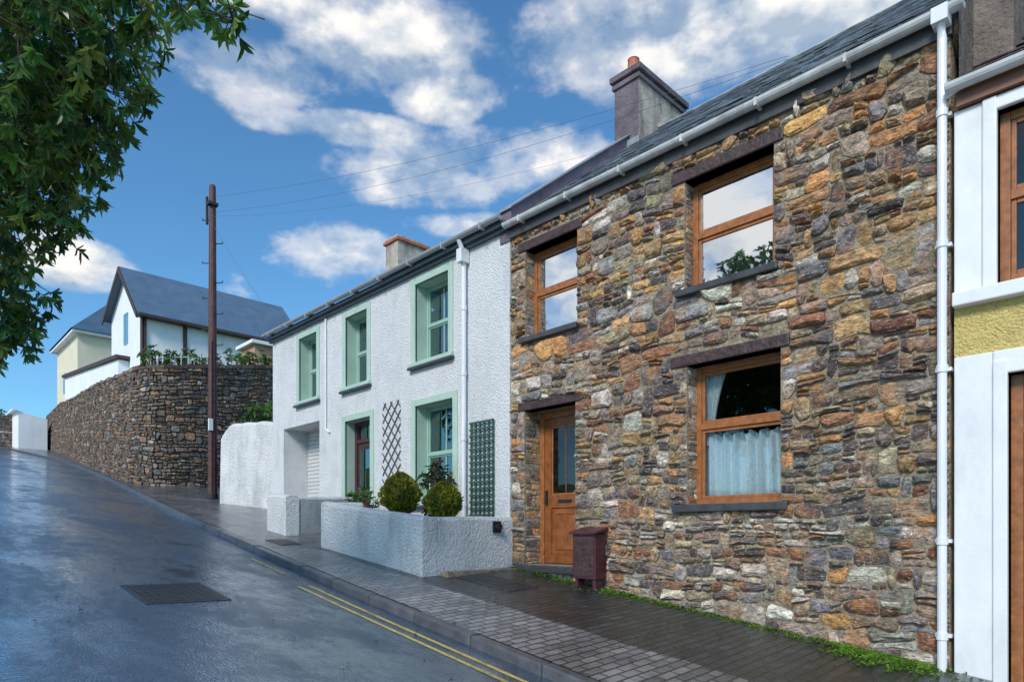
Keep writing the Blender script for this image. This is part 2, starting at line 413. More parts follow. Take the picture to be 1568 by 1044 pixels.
    for k in range(K):
        mid=(bs[k]+bs[k+1])/2; ex=list(taken[k])
        for (x0,x1,z0,z1) in blocks:
            if z0<mid<z1: ex.append((x0,x1))
        ex.sort(); free=[];cur=0.0
        for (x0,x1) in ex:
            if x0>cur+.02: free.append((cur,x0))
            cur=max(cur,x1)
        if cur<A-.02: free.append((cur,A))
        h=bs[k+1]-bs[k]
        for (f0,f1) in free:
            a=f0
            while a<f1-.005:
                w=max(wmin,h*rng.uniform(*asp)*rng.uniform(.6,1.)); 
                if a+w>f1-wmin*.8: w=f1-a
                pb=lambda x,k=k:bc(k,x); pt=lambda x,k=k:bc(k+1,x)
                r=rng.random()
                if r<.16 and k+2<=K and w<.34 and not any(z0<(bs[k+1]+bs[k+2])/2<z1 and x0<a+w and x1>a for (x0,x1,z0,z1) in blocks) and not any(x0<a+w and x1>a for x0,x1 in taken[k+1]):
                    taken[k+1].append((a,a+w)); stone(pb,lambda x,k=k:bc(k+2,x),a,a+w)
                elif r<.38 and h>hr[0]*1.25:
                    f=rng.uniform(.35,.65); sl=rng.uniform(-.2,.2)
                    md=lambda x,k=k,f=f,sl=sl,a=a,w=w:bc(k,x)+(bc(k+1,x)-bc(k,x))*max(.2,min(.8,f+sl*(x-a-w/2)/w*2))
                    if rng.random()<.5 or w<.2: stone(pb,md,a,a+w)
                    else:
                        q=rng.uniform(.35,.65); stone(pb,md,a,a+w*q); stone(pb,md,a+w*q,a+w)
                    if rng.random()<.5 or w<.2: stone(md,pt,a,a+w)
                    else:
                        q=rng.uniform(.35,.65); stone(md,pt,a,a+w*q); stone(md,pt,a+w*q,a+w)
                else: stone(pb,pt,a,a+w)
                a+=w

def wall_open(mb,x0,x1,z0,z1,y,ops,mat,rmat=None):
    xs=sorted({x0,x1,*[o[0] for o in ops],*[o[1] for o in ops]}); zs=sorted({z0,z1,*[o[2] for o in ops],*[o[3] for o in ops]})
    for i in range(len(xs)-1):
        for j in range(len(zs)-1):
            cx=(xs[i]+xs[i+1])/2; cz=(zs[j]+zs[j+1])/2
            if any(o[0]<cx<o[1] and o[2]<cz<o[3] for o in ops): continue
            mb.quad((xs[i],y,zs[j]),(xs[i+1],y,zs[j]),(xs[i+1],y,zs[j+1]),(xs[i],y,zs[j+1]),mat)
    for o in ops:
        r=o[4]; a,b,c,d=o[:4]; rm=mat if rmat is None else rmat
        if len(o)>5: rm=o[5]
        mb.quad((a,y,c),(a,y+r,c),(a,y+r,d),(a,y,d),rm); mb.quad((b,y+r,c),(b,y,c),(b,y,d),(b,y+r,d),rm)
        mb.quad((a,y,d),(a,y+r,d),(b,y+r,d),(b,y,d),rm); mb.quad((a,y+r,c),(a,y,c),(b,y,c),(b,y+r,c),rm)
def frame_window(mb,x0,x1,z0,z1,y,fw,mullz,mF,mG,inner=.035,depth=.06):
    mb.box(x0,x0+fw,y,y+depth,z0,z1,mF); mb.box(x1-fw,x1,y,y+depth,z0,z1,mF)
    mb.box(x0+fw+.001,x1-fw-.001,y+.001,y+depth,z0,z0+fw,mF); mb.box(x0+fw+.001,x1-fw-.001,y+.001,y+depth,z1-fw,z1,mF)
    zz=[z0+fw]
    for z in mullz: mb.box(x0+fw+.001,x1-fw-.001,y-.004,y+depth,z-fw*.55,z+fw*.55,mF); zz+=[z-fw*.55,z+fw*.55]
    zz.append(z1-fw)
    for k in range(0,len(zz),2):
        a,b=zz[k]+.001,zz[k+1]-.001; xa,xb=x0+fw+.002,x1-fw-.002; i=inner
        mb.box(xa,xa+i,y+.015,y+.05,a,b,mF); mb.box(xb-i,xb,y+.015,y+.05,a,b,mF)
        mb.box(xa+i+.001,xb-i-.001,y+.016,y+.05,a,a+i,mF); mb.box(xa+i+.001,xb-i-.001,y+.016,y+.05,b-i,b,mF)
        mb.quad((xa+i,y+.034,a+i),(xb-i,y+.034,a+i),(xb-i,y+.034,b-i),(xa+i,y+.034,b-i),mG)
def curtain(mb,x0,x1,z0,z1,y,mat,waves=9,amp=.03,gather=None,scal=.008):
    nx=120; nz=10; vs=[]
    for j in range(nz+1):
        t=j/nz; z=z0+(z1-z0)*t
        for i in range(nx+1):
            s=i/nx; xa,xb=x0,x1
            if gather: xa,xb=gather(t,x0,x1)
            xx=xa+(xb-xa)*s
            vs.append((xx,y+amp*math.sin(s*waves*6.283+.6*math.sin(s*17+t))+amp*.4*math.sin(s*waves*15.1+1.3*t),z-scal*abs(math.sin(s*waves*3.14))*(1 if j==nz else 0)))
    mb.add(vs,[(j*(nx+1)+i,j*(nx+1)+i+1,(j+1)*(nx+1)+i+1,(j+1)*(nx+1)+i) for j in range(nz) for i in range(nx)],mat)
def slate_roof(name,parent,x0,x1,y0,z0,y1,z1,base=(.125,.145,.175),sw=.26,rows=None,seed=3,thick=.012):
    rng=random.Random(seed); mb=MB(); Ls=math.hypot(y1-y0,z1-z0); dy,dz=(y1-y0)/Ls,(z1-z0)/Ls; sg=1 if dy>0 else -1
    ny,nz=-dz*sg,abs(dy); rows=rows or int(Ls/.2); rh=Ls/rows
    for r in range(rows):
        s0=r*rh-.02; s1=(r+1)*rh+.03; off=(r%2)*sw/2; x=x0-off
        while x<x1:
            a=max(x0,x+.004); b=min(x1,x+sw-.004)
            if b-a>.02:
                k=rng.uniform(.55,1.4); c=(base[0]*k*rng.uniform(.9,1.15),base[1]*k,base[2]*k*rng.uniform(.92,1.08))
                h0=.028+rng.uniform(-.004,.016); h1=.003; js=rng.uniform(-.014,.014)
                P=lambda xx,s,h:(xx,y0+dy*s+ny*h,z0+dz*s+nz*h)
                mb.hexa([P(a,s0+js,h0-thick),P(b,s0+js,h0-thick),P(b,s1,h1-thick),P(a,s1,h1-thick),P(a,s0+js,h0),P(b,s0+js,h0),P(b,s1,h1),P(a,s1,h1)],0,c)
            x+=sw
    return mb.build(name,[M['slate']],parent)
def half_gutter(mb,x0,x1,y,z,r,mat,n=8):
    pr=[(y+r*math.cos(math.pi+math.pi*k/n),z+r*math.sin(math.pi+math.pi*k/n)) for k in range(n+1)]
    pi=[(y+(r-.008)*math.cos(math.pi+math.pi*k/n),z+(r-.008)*math.sin(math.pi+math.pi*k/n)) for k in range(n+1)][::-1]
    pts=[(x0,a,b) for a,b in pr+pi]
    nn=len(pts); vs=pts+[(x1,a,b) for a,b in pr+pi]
    mb.add(vs,[(i,(i+1)%nn,nn+(i+1)%nn,nn+i) for i in range(nn)],mat)
    mb.add([(x0,a,b) for a,b in pr]+[(x1,a,b) for a,b in pr],[tuple(range(n+1)),tuple(range(2*n+1,n,-1))],mat)

# ------------------------------------------------------------------ STONE HOUSE
SH=empty('stone_cottage')
X0,X1=-6.73,-1.38
ops=[(-3.92,-2.90,4.33,5.55,.19),(-3.89,-2.83,1.92,3.47,.22),(-6.44,-5.50,4.33,5.55,.19),(-6.46,-5.53,1.16,3.31,.38)]
LN=[(-4.08,-2.80,5.55,5.685),(-4.10,-2.74,3.47,3.595),(-6.58,-5.42,5.55,5.675),(-6.58,-5.42,3.31,3.425)]
SL=[(-4.02,-2.84,4.25,4.325),(-4.05,-2.74,1.83,1.915),(-6.52,-5.46,4.25,4.325)]
mb=MB(); wall_open(mb,X0,X1,-.4,5.98,-.008,ops,0)
mb.quad((X0,7,0),(X1,7,0),(X1,7,6),(X0,7,6)); 
for xx in (X0,X1): mb.add([(xx,-.008,-.4),(xx,7,-.4),(xx,7,6),(xx,3.5,8.75),(xx,-.008,6)],[(0,1,2,3,4)])
mb.build('mortar_wall',[M['mortar']],SH)
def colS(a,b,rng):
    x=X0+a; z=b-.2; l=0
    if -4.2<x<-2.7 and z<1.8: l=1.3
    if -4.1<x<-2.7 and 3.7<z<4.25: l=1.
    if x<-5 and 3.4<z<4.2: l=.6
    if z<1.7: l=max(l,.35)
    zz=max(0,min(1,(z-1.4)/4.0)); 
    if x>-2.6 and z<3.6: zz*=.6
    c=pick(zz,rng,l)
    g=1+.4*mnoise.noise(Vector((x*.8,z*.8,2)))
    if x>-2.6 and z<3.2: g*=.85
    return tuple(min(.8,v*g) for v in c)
BL=[(a-X0,b-X0,c+.2,d+.2) for (a,b,c,d,*_) in ops]+[(a-X0,b-X0,c+.2,d+.2) for (a,b,c,d) in LN+SL]
mb=MB()
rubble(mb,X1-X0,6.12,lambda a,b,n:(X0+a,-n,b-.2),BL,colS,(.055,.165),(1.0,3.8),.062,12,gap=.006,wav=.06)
for k,o in enumerate(ops):
    H=o[3]-o[2]
    rubble(mb,o[4]-.01,H,lambda a,b,n,o=o:(o[0]+n*.3,a+.01,o[2]+b),[],lambda a,b,r:pick(.6,r,.3),(.06,.13),(1.5,4),.03,20+k,wav=0)
    rubble(mb,o[4]-.01,H,lambda a,b,n,o=o:(o[1]-n*.3,a+.01,o[2]+b),[],lambda a,b,r:pick(.6,r,.3),(.06,.13),(1.5,4),.03,30+k,wav=0)
mb.build('rubble_stones',[M['stone']],SH)
mb=MB()
for (a,b,c,d) in LN: mb.box(a,b,-.030,.17,c,d,0)
for (a,b,c,d) in SL: mb.box(a,b,-.085,.19,c,d,1)
mb.box(-6.56,-5.45,-.10,.38,1.06,1.155,1)
mb.build('lintels_and_sills',[M['lint'],M['sill']],SH,bevel=.01)
mb=MB()
frame_window(mb,-3.92,-2.90,4.33,5.55,.16,.06,[4.96],0,1)
frame_window(mb,-6.44,-5.50,4.33,5.55,.16,.06,[4.96],0,1)
mb.build('upper_windows',[M['wood'],M['glassU']],SH,bevel=.004)
mb=MB(); frame_window(mb,-3.89,-2.83,1.92,3.47,.19,.06,[2.80],0,1)
mb.build('lower_window',[M['wood'],M['glassL']],SH,bevel=.004)
mb=MB(); curtain(mb,-3.86,-2.86,1.95,2.73,.32,0,7,.045,None,.05)
curtain(mb,-3.86,-3.4,2.6,3.44,.31,0,5,.018,lambda t,a,b:(a,a+.13+(b-a)*.35*t*t))
curtain(mb,-3.9,-2.9,4.35,5.0,.5,1,8,.02); curtain(mb,-6.42,-5.5,4.35,5.5,.5,1,8,.02)
mb.build('curtains',[M['curt'],M['curtb']],SH,smooth=True)
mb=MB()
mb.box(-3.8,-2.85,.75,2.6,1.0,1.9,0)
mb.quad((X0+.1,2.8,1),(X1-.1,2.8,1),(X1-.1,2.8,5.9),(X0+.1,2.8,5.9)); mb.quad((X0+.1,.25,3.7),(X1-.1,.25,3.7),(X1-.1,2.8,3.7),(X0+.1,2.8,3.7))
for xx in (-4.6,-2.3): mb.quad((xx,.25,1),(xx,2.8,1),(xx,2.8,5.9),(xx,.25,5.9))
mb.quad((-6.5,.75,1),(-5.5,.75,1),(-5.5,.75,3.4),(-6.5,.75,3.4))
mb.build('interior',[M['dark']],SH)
mb=MB(); yd=.30
mb.box(-6.46,-6.38,yd,yd+.07,1.16,3.31,0); mb.box(-5.61,-5.53,yd,yd+.07,1.16,3.31,0); mb.box(-6.379,-5.611,yd,yd+.07,3.22,3.31,0)
def ring(a,b,c,d,w,y0,y1,m):
    mb.box(a,b,y0,y1,c,c+w,m);mb.box(a,b,y0,y1,d-w,d,m);mb.box(a,a+w,y0,y1,c+w+.001,d-w-.001,m);mb.box(b-w,b,y0,y1,c+w+.001,d-w-.001,m)
ring(-6.378,-5.612,1.17,3.218,.12,yd+.02,yd+.065,1)
mb.box(-6.257,-5.733,yd+.021,yd+.064,1.95,2.13,1)
mb.box(-6.257,-5.733,yd+.04,yd+.06,1.291,1.949,1); ring(-6.2,-5.79,1.36,1.89,.03,yd+.03,yd+.04,1)
mb.quad((-6.257,yd+.045,2.13),(-5.733,yd+.045,2.13),(-5.733,yd+.045,3.098),(-6.257,yd+.045,3.098),2)
ring(-6.257,-5.733,2.13,3.098,.025,yd+.03,yd+.044,0)
mb.box(-6.0,-5.99,yd+.036,yd+.044,2.16,3.07,0)
mb.box(-6.12,-5.87,yd+.01,yd+.021,2.02,2.065,3)
mb.box(-6.345,-6.315,yd-.02,yd+.02,2.0,2.2,3)
mb.build('front_door',[M['wood'],M['oakd'],M['glassL'],M['black']],SH,bevel=.004)
slate_roof('front_roof_slates',SH,X0,X1+.05,-.12,5.97,3.5,8.80,(.20,.235,.28))
slate_roof('rear_roof_slates',SH,X0,X1+.05,7.12,5.97,3.5,8.80,seed=5,rows=12,sw=.5)
mb=MB(); mb.prism([(X0,3.38,8.78),(X0,3.5,8.87),(X0,3.62,8.78)],(X1-X0+.05,0,0),0)
mb.build('ridge_tiles',[M['slate']],SH)
mb=MB(); mb.box(X0,X1+.02,-.06,.02,5.80,5.965,0)
half_gutter(mb,X0-.02,X1+.12,-.125,5.985,.062,1)
x=X0+.3
while x<X1: mb.box(x,x+.03,-.192,-.05,5.91,5.99,1); x+=.85
mb.build('gutter',[M['sill'],M['gutter']],SH)
mb=MB()
def slab(xa,xb,y0,y1,h0,h1,m):
    f=lambda y:5.97+(y+.12)*.782
    mb.hexa([(xa,y0,f(y0)+h0),(xb,y0,f(y0)+h0),(xb,y1,f(y1)+h0),(xa,y1,f(y1)+h0),(xa,y0,f(y0)+h1),(xb,y0,f(y0)+h1),(xb,y1,f(y1)+h1),(xa,y1,f(y1)+h1)],m)
slab(-6.93,-6.70,-.05,3.45,-.25,.21,0); slab(-6.97,-6.67,-.08,3.45,.211,.25,1)
mb.build('party_parapet',[M['purple'],M['lead']],SH,bevel=.01)
mb=MB()
mb.box(-7.0,-6.5,2.8,4.25,8.0,9.5,0); mb.box(-7.04,-6.46,2.76,4.29,9.38,9.46,1); mb.box(-7.07,-6.43,2.73,4.32,9.5,9.6,1); mb.box(-6.99,-6.51,2.82,4.22,9.6,9.68,0)
mb.box(-7.04,-6.46,2.74,4.3,8.05,8.36,3)
for yy in (3.02,): mb.tube([(-6.76,yy,9.66),(-6.76,yy,9.74),(-6.76,yy,9.75),(-6.76,yy,9.9),(-6.76,yy,9.92)],[.13,.12,.105,.095,.11],14,2)
mb.build('chimney',[M['chim'],M['chimd'],M['terra'],M['lead']],SH,bevel=.012)
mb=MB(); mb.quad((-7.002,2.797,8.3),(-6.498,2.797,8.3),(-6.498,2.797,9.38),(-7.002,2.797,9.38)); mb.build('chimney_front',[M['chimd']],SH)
mb=MB(); mb.add([(X1+.06,-.0,5.3),(X1+.06,3.5,7.9),(X1+.06,3.5,8.85),(X1+.06,-.0,6.02)],[(0,1,2,3)],0)
mb.box(X1-.02,X1+.35,.55,1.5,5.6,6.75,0); mb.box(X1-.05,X1+.38,.52,1.53,6.75,6.83,0)
mb.build('gable_upstand',[M['chimb']],SH)

mb=MB()
mb.box(-5.36,-5.0,-.26,-.045,1.03,1.58,0)
mb.hexa([(-5.39,-.30,1.58),(-4.97,-.30,1.58),(-4.97,-.04,1.64),(-5.39,-.04,1.64),(-5.39,-.30,1.61),(-4.97,-.30,1.61),(-4.97,-.04,1.67),(-5.39,-.04,1.67)],0)
mb.box(-5.33,-5.03,-.267,-.26,1.06,1.55,1)
for xx in (-5.34,-5.06): mb.box(xx,xx+.045,-.24,-.10,.8,1.03,0)
mb.box(-5.2,-5.15,-.275,-.267,1.38,1.41,2)
mb.build('meter_box',[M['maroon'],M['lint'],M['black']],bevel=.006)

# ------------------------------------------------------------------ YELLOW HOUSE
YH=empty('yellow_house'); YX0=X1+.03; YX1=4.5
mb=MB(); yo=[(-1.05,.05,3.62,5.02,.14),(-.98,0.0,.38,2.88,.16),(1.6,2.7,3.62,5.02,.14),(1.6,2.7,1.2,2.8,.14)]
wall_open(mb,YX0,YX1,-1,5.2,-.02,yo,0)
for xx in (YX0,YX1): mb.add([(xx,-.02,-1),(xx,7,-1),(xx,7,5.2),(xx,3.5,7.9),(xx,-.02,5.2)],[(0,1,2,3,4)])
mb.quad((YX0,7,-1),(YX1,7,-1),(YX1,7,5.2),(YX0,7,5.2))
mb.build('walls',[M['yellow']],YH)
mb=MB()
for (a,b,c,d,e) in yo:
    up=c>3; t=(a-YX0-.002) if a<0 else .235; t2=.235
    zt=5.13 if up else d+.19; zb=(c-.02 if up or c>1 else -.4)
    mb.box(a-t,a-.10,-.045,.12,zb,zt,0); mb.box(a-.1,a,-.07,.12,zb,zt-.08 if not up else zt,0); mb.box(b,b+t2,-.06,.12,zb,zt,0)
    mb.box(a-.099,b,-.06,.12,d,zt,0)
    if c>1: mb.box(a-t,b+t2+.02,-.12,.12,c-.14,c-.022,0)
mb.build('window_surrounds',[M['white_s']],YH,bevel=.012)
mb=MB()
for o in (yo[0],yo[2],yo[3]): frame_window(mb,o[0],o[1],o[2],o[3],.06,.07,[o[2]+.72],0,1)
mb.build('windows',[M['wood'],M['glassL']],YH,bevel=.004)
mb=MB(); mb.box(-.98,-.9,.08,.15,.38,2.88,0); mb.box(-.08,0,.08,.15,.38,2.88,0); mb.box(-.9,-.08,.081,.15,2.4,2.47,0); mb.box(-.9,-.08,.081,.15,2.8,2.88,0)
mb.box(-.899,-.081,.11,.15,.39,2.4,1); mb.quad((-.9,.12,2.47),(-.08,.12,2.47),(-.08,.12,2.8),(-.9,.12,2.8),2)
for (a,b,c,d) in ((-.82,-.52,.55,1.2),(-.46,-.16,.55,1.2),(-.82,-.52,1.35,2.25),(-.46,-.16,1.35,2.25)):
    mb.box(a,b,.095,.11,c,d,0); mb.box(a+.04,b-.04,.09,.095,c+.04,d-.04,1)
mb.build('front_door',[M['wood'],M['oakd'],M['glassL']],YH,bevel=.004)
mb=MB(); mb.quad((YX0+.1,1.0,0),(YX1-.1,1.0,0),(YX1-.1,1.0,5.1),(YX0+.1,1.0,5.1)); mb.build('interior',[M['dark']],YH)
slate_roof('roof_slates',YH,YX0+.03,YX1,-.15,5.26,3.5,7.95,(.15,.12,.125),seed=9)
slate_roof('rear_slates',YH,YX0+.03,YX1,7.15,5.26,3.5,7.95,(.13,.10,.10),seed=10,rows=12,sw=.5)
mb=MB(); mb.box(YX0+.03,YX1,-.10,-.02,5.14,5.27,0); half_gutter(mb,YX0-.03,YX1,-.165,5.30,.062,1)
mb.build('fascia_and_gutter',[M['brownf'],M['gutter']],YH)
mb=MB(); px=-1.42
mb.tube([(px,-.14,5.96),(px,-.14,5.86),(px,-.10,5.75),(px,-.10,.40),(px,-.13,.36)],.036,12,0)
mb.box(px-.06,px+.06,-.20,-.05,5.86,5.99,0)
for z in (5.1,4.0,2.95,1.5,.7): mb.tube([(px,-.10,z),(px,-.10,z+.06)],.045,12,0); mb.box(px-.06,px+.06,-.06,0,z+.015,z+.045,0)
mb.tube([(px,-.10,5.25),(px+.12,-.13,5.28)],.03,8,0)
mb.build('downpipe',[M['white_s']])

# ------------------------------------------------------------------ WHITE HOUSE
WH=empty('white_house'); W0,W1=-14.56,-6.74
wo=[(-9.02,-8.13,4.45,5.76,.25,1),(-11.30,-10.53,4.40,5.74,.25,1),(-13.24,-12.46,4.40,5.74,.25,1),(-9.02,-8.02,2.12,3.72,.25,1),(-11.32,-10.42,1.5,3.74,.25,1),(-14.0,-12.36,1.0,3.9,.6,0)]
mb=MB(); wall_open(mb,W0,W1,0,5.98,-.03,wo,0)
for xx in (W0,W1): mb.add([(xx,-.03,0),(xx,7,0),(xx,7,6.0),(xx,3.5,8.45),(xx,-.03,6.0)],[(0,1,2,3,4)])
mb.quad((W0,7,0),(W1,7,0),(W1,7,6),(W0,7,6))
mb.build('walls',[M['white'],M['mint']],WH)
mb=MB()
for (a,b,c,d,e,f) in wo[:5]:
    t=.115; door=c<2
    zb=c if not door else 1.2
    mb.box(a-t,a,-.055,-.0,zb,d+t,0); mb.box(b,b+t,-.055,-.0,zb,d+t,0); mb.box(a,b,-.055,-.0,d,d+t,0)
    if not door: mb.box(a-t-.02,b+t+.02,-.10,.0,c-.07,c-.002,0); mb.box(a-.0,b+.0,.0,.24,c-.05,c+.004,0); mb.box(a-t-.03,b+t+.03,-.115,.0,c-.115,c-.072,1)  # dark strip added under each sill to paint in its dark underside
mb.build('window_surrounds',[M['mint'],M['sill']],WH,bevel=.008)
mb=MB()
for (a,b,c,d,e,f) in wo[:4]:
    frame_window(mb,a+.001,b-.001,c+.001,d-.001,.20,.04,[(c+d)/2],0,1,.025,.06)
    xm=(a+b)/2; mb.box(xm-.012,xm+.012,.222,.245,c+.08,d-.08,0)
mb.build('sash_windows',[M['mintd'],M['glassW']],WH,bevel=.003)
mb=MB(); a,b,c,d=-11.32,-10.42,1.5,3.74
mb.box(a,a+.07,.17,.25,c,d,0);mb.box(b-.07,b,.17,.25,c,d,0);mb.box(a+.07,b-.07,.171,.25,d-.07,d,0);mb.box(a+.07,b-.07,.171,.25,3.33,3.40,0)
mb.box(a+.071,b-.071,.2,.25,c,3.33,1); mb.quad((a+.07,.22,3.4),(b-.07,.22,3.4),(b-.07,.22,d-.07),(a+.07,.22,d-.07),2)
mb.box(a+.17,b-.17,.185,.2,2.45,3.2,2); mb.box(a+.17,b-.17,.185,.2,1.7,2.3,0); mb.box(b-.14,b-.11,.14,.2,2.4,2.5,3)
mb.build('front_door',[M['maroon'],M['lint'],M['glassW'],M['white_s']],WH,bevel=.004)
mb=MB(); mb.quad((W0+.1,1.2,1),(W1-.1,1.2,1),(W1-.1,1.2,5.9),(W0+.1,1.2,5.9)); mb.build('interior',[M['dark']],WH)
mb=MB(); z=1.9
while z<3.9: mb.box(-14.0,-12.36,.54-.0,.58,z,z+.07,0); mb.box(-14.0,-12.36,.552,.58,z+.07,z+.085,0); z+=.085
mb.build('garage_shutter',[M['shut']],WH,bevel=.008)
mb=MB(); mb.box(W0-.05,W1,-.10,-.03,5.93,6.05,0); mb.box(W0-.05,W1,-.155,-.1,5.98,6.05,0)
half_gutter(mb,W0-.1,W1-.02,-.205,6.1,.055,1)
x=W0+.2
while x<W1: mb.box(x,x+.03,-.265,-.1,6.02,6.11,1); x+=.9
mb.box(-7.74,-7.62,-.2,-.04,5.72,5.92,2); 
mb.tube([(-7.68,-.2,6.05),(-7.68,-.12,5.9),(-7.68,-.10,5.7),(-7.68,-.10,1.2)],.038,12,2)
for z in (5.0,4.0,3.0,2.0): mb.tube([(-7.68,-.1,z),(-7.68,-.1,z+.06)],.047,12,2)
mb.tube([(-12.05,-.06,5.9),(-12.05,-.06,3.7),(-11.9,-.06,3.6)],.02,8,2)
mb.build('gutter_and_pipes',[M['darkfascia'],M['grgutter'],M['white_s']],WH)
slate_roof('front_roof_slates',WH,W0-.1,W1-.18,-.18,6.08,3.5,8.62,(.15,.18,.21),seed=12)
slate_roof('rear_roof_slates',WH,W0-.1,W1-.18,7.18,6.08,3.5,8.62,(.10,.12,.15),seed=13,rows=12,sw=.5)
mb=MB(); mb.box(-14.55,-14.0,3.0,4.0,8.0,9.15,0); mb.box(-14.6,-13.95,2.95,4.05,9.08,9.16,1); mb.box(-14.57,-13.98,2.98,4.02,9.16,9.22,0)
mb.build('chimney',[M['chim'],M['terra']],WH,bevel=.01)
mb=MB(); tx0,tx1,tz0,tz1=-10.0,-9.45,2.45,3.9; st=.18
def clipseg(x0,z0,dx,dz):
    t0,t1=-9,9
    for p,d,lo,hi in ((x0,dx,tx0,tx1),(z0,dz,tz0,tz1)):
        a,b=(lo-p)/d,(hi-p)/d
        t0=max(t0,min(a,b)); t1=min(t1,max(a,b))
    return (t0,t1) if t1-t0>.05 else None
for k in range(-20,21):
    for sg,yy in ((1,-.05),(-1,-.062)):
        z=(tz0+tz1)/2+k*st*1.3; x=(tx0+tx1)/2
        r=clipseg(x,z,1,sg*1.15)
        if r:
            p0=(x+r[0],z+sg*1.15*r[0]); p1=(x+r[1],z+sg*1.15*r[1]); w=.010
            mb.prism([(p0[0],yy,p0[1]-w*1.3),(p1[0],yy,p1[1]-w*1.3),(p1[0],yy,p1[1]+w*1.3),(p0[0],yy,p0[1]+w*1.3)],(0,.01,0))
mb.build('diamond_trellis',[M['treld']])
mb=MB(); x0,x1,z0,z1=-7.57,-7.05,1.75,3.27
for i in range(6): x=x0+(x1-x0-.03)*i/5; mb.box(x,x+.03,-.065,-.05,z0,z1)
for i in range(16): z=z0+(z1-z0-.03)*i/15; mb.box(x0-.01,x1+.01,-.08,-.066,z,z+.03)
mb.build('square_trellis',[M['trelg']])

# ------------------------------------------------------------------ GARDEN WALLS
def wallseg(mb,p0,p1,th,zb0,zb1,zt0,zt1,n=14,mat=0,rnd=.05):
    p0=Vector((*p0,0)); p1=Vector((*p1,0)); d=(p1-p0).normalized(); nn=Vector((-d.y,d.x,0))
    prof=[(-th/2,None),(-th/2,-rnd),(-th/2+rnd*.4,-rnd*.3),(-th*.15,0),(th*.15,0),(th/2-rnd*.4,-rnd*.3),(th/2,-rnd),(th/2,None)]
    vs=[];m=len(prof)
    for i in range(n+1):
        t=i/n; p=p0.lerp(p1,t); zb=zb0+(zb1-zb0)*t; zt=zt0+(zt1-zt0)*t+.02*mnoise.noise(Vector((p.x*2,p.y*2,3)))
        for (o,h) in prof:
            q=p+nn*(o+.012*mnoise.noise(Vector((p.x*3,p.y*3,o*9)))); vs.append((q.x,q.y,zb if h is None else zt+h))
    fs=[(i*m+k,(i+1)*m+k,(i+1)*m+k+1,i*m+k+1) for i in range(n) for k in range(m-1)]
    fs+=[tuple(range(m))[::-1],tuple(range(n*m,(n+1)*m))]
    mb.add(vs,fs,mat)
mb=MB()
wallseg(mb,(-9.3,-1.5),(-6.68,-1.5),.22,.8,.6,2.08,1.80,20)
wallseg(mb,(-6.79,-1.38),(-6.79,-.03),.215,.6,.6,1.805,1.83,10)
wallseg(mb,(-9.19,-1.38),(-9.19,-1.0),.215,.6,.6,2.06,2.07,4)
mb.box(-6.66,-6.5,-1.35,-.02,.7,1.10,1)
mb.build('garden_wall',[M['whitew'],M['mortar']])
mb=MB()
wallseg(mb,(-11.35,-1.45),(-10.62,-1.45),.24,.9,.9,2.30,2.24,6)
wallseg(mb,(-10.74,-1.32),(-11.15,-.05),.22,.9,.9,2.24,2.28,8)
mb.build('gate_pier_wall',[M['whitew']])
mb=MB(); mb.box(-9.1,-6.9,-1.38,-.04,1.0,1.18); mb.box(-10.6,-9.3,-.6,-.04,1.3,1.55)
mb.build('garden_paving',[M['pav']])
mb=MB(); mb.tube([(-6.66,-.35,1.68),(-6.6,-.35,1.68)],.045,10,0); mb.box(-6.68,-6.655,-.42,-.28,1.6,1.76,0); mb.build('tap_box',[M['black']])

mb=MB(); a=Vector((-16.25,-.45,0)); b=Vector((-14.58,.25,0)); n=26; d=(b-a).normalized(); nn=Vector((-d.y,d.x,0)); vs=[]
for i in range(n+1):
    s=i/n; p=a.lerp(b,s); zt=4.28-.33*max(0,1-s/.28)**2.2-.1*s+.05*mnoise.noise(Vector((s*5,0,0)))
    bow=.06*mnoise.noise(Vector((s*3,7,0)))
    for (o,h) in ((-.2,1.8),(-.17,zt-1.0),(-.15,zt-.1),(-.08,zt-.02),(.05,zt),(.15,zt-.08),(.2,1.8)):
        q=p+nn*(o+bow); vs.append((q.x,q.y,h))
mb.add(vs,[(i*7+k,(i+1)*7+k,(i+1)*7+k+1,i*7+k+1) for i in range(n) for k in range(6)]+[tuple(range(7))[::-1],tuple(range(n*7,n*7+7))])
mb.build('white_boundary_wall',[M['whitew']],smooth=False)

# retaining wall
path=[(-62,2.9,10.6),(-49.8,1.75,9.75),(-42,1.0,8.8),(-36,.35,8.15),(-30,-.25,7.5),(-25,-.72,6.85),(-23,-.86,6.66),(-22.2,-.8,6.6),(-21.75,-.5,6.6),(-21.6,.0,6.65),(-21.65,.8,6.8),(-21.9,2,7.05),(-22.3,3.6,7.4),(-22.8,6,7.7)]
cum=[0]
for i in range(1,len(path)): cum.append(cum[-1]+math.hypot(path[i][0]-path[i-1][0],path[i][1]-path[i-1][1]))
def pth(s):
    s=max(0,min(cum[-1]-1e-4,s))
    for i in range(len(path)-1):
        if s<=cum[i+1]:
            t=(s-cum[i])/(cum[i+1]-cum[i]); P=[path[i][k]+(path[i+1][k]-path[i][k])*t for k in range(3)]
            dx,dy=path[i+1][0]-path[i][0],path[i+1][1]-path[i][1]; l=math.hypot(dx,dy); return P,(dy/l,-dx/l)
def mapr(a,b,n,HM=3.6):
    P,nr=pth(a); nr2=pth(min(cum[-1],a+.4))[1]; nr=((nr[0]+nr2[0])/2,(nr[1]+nr2[1])/2)
    zb=L(P[0])-.15; z=zb+(P[2]-zb)*(b/HM); k=n-.10*(b/HM)
    return (P[0]+nr[0]*k,P[1]+nr[1]*k,z)
RW=empty('stone_retaining_wall')
mb=MB()
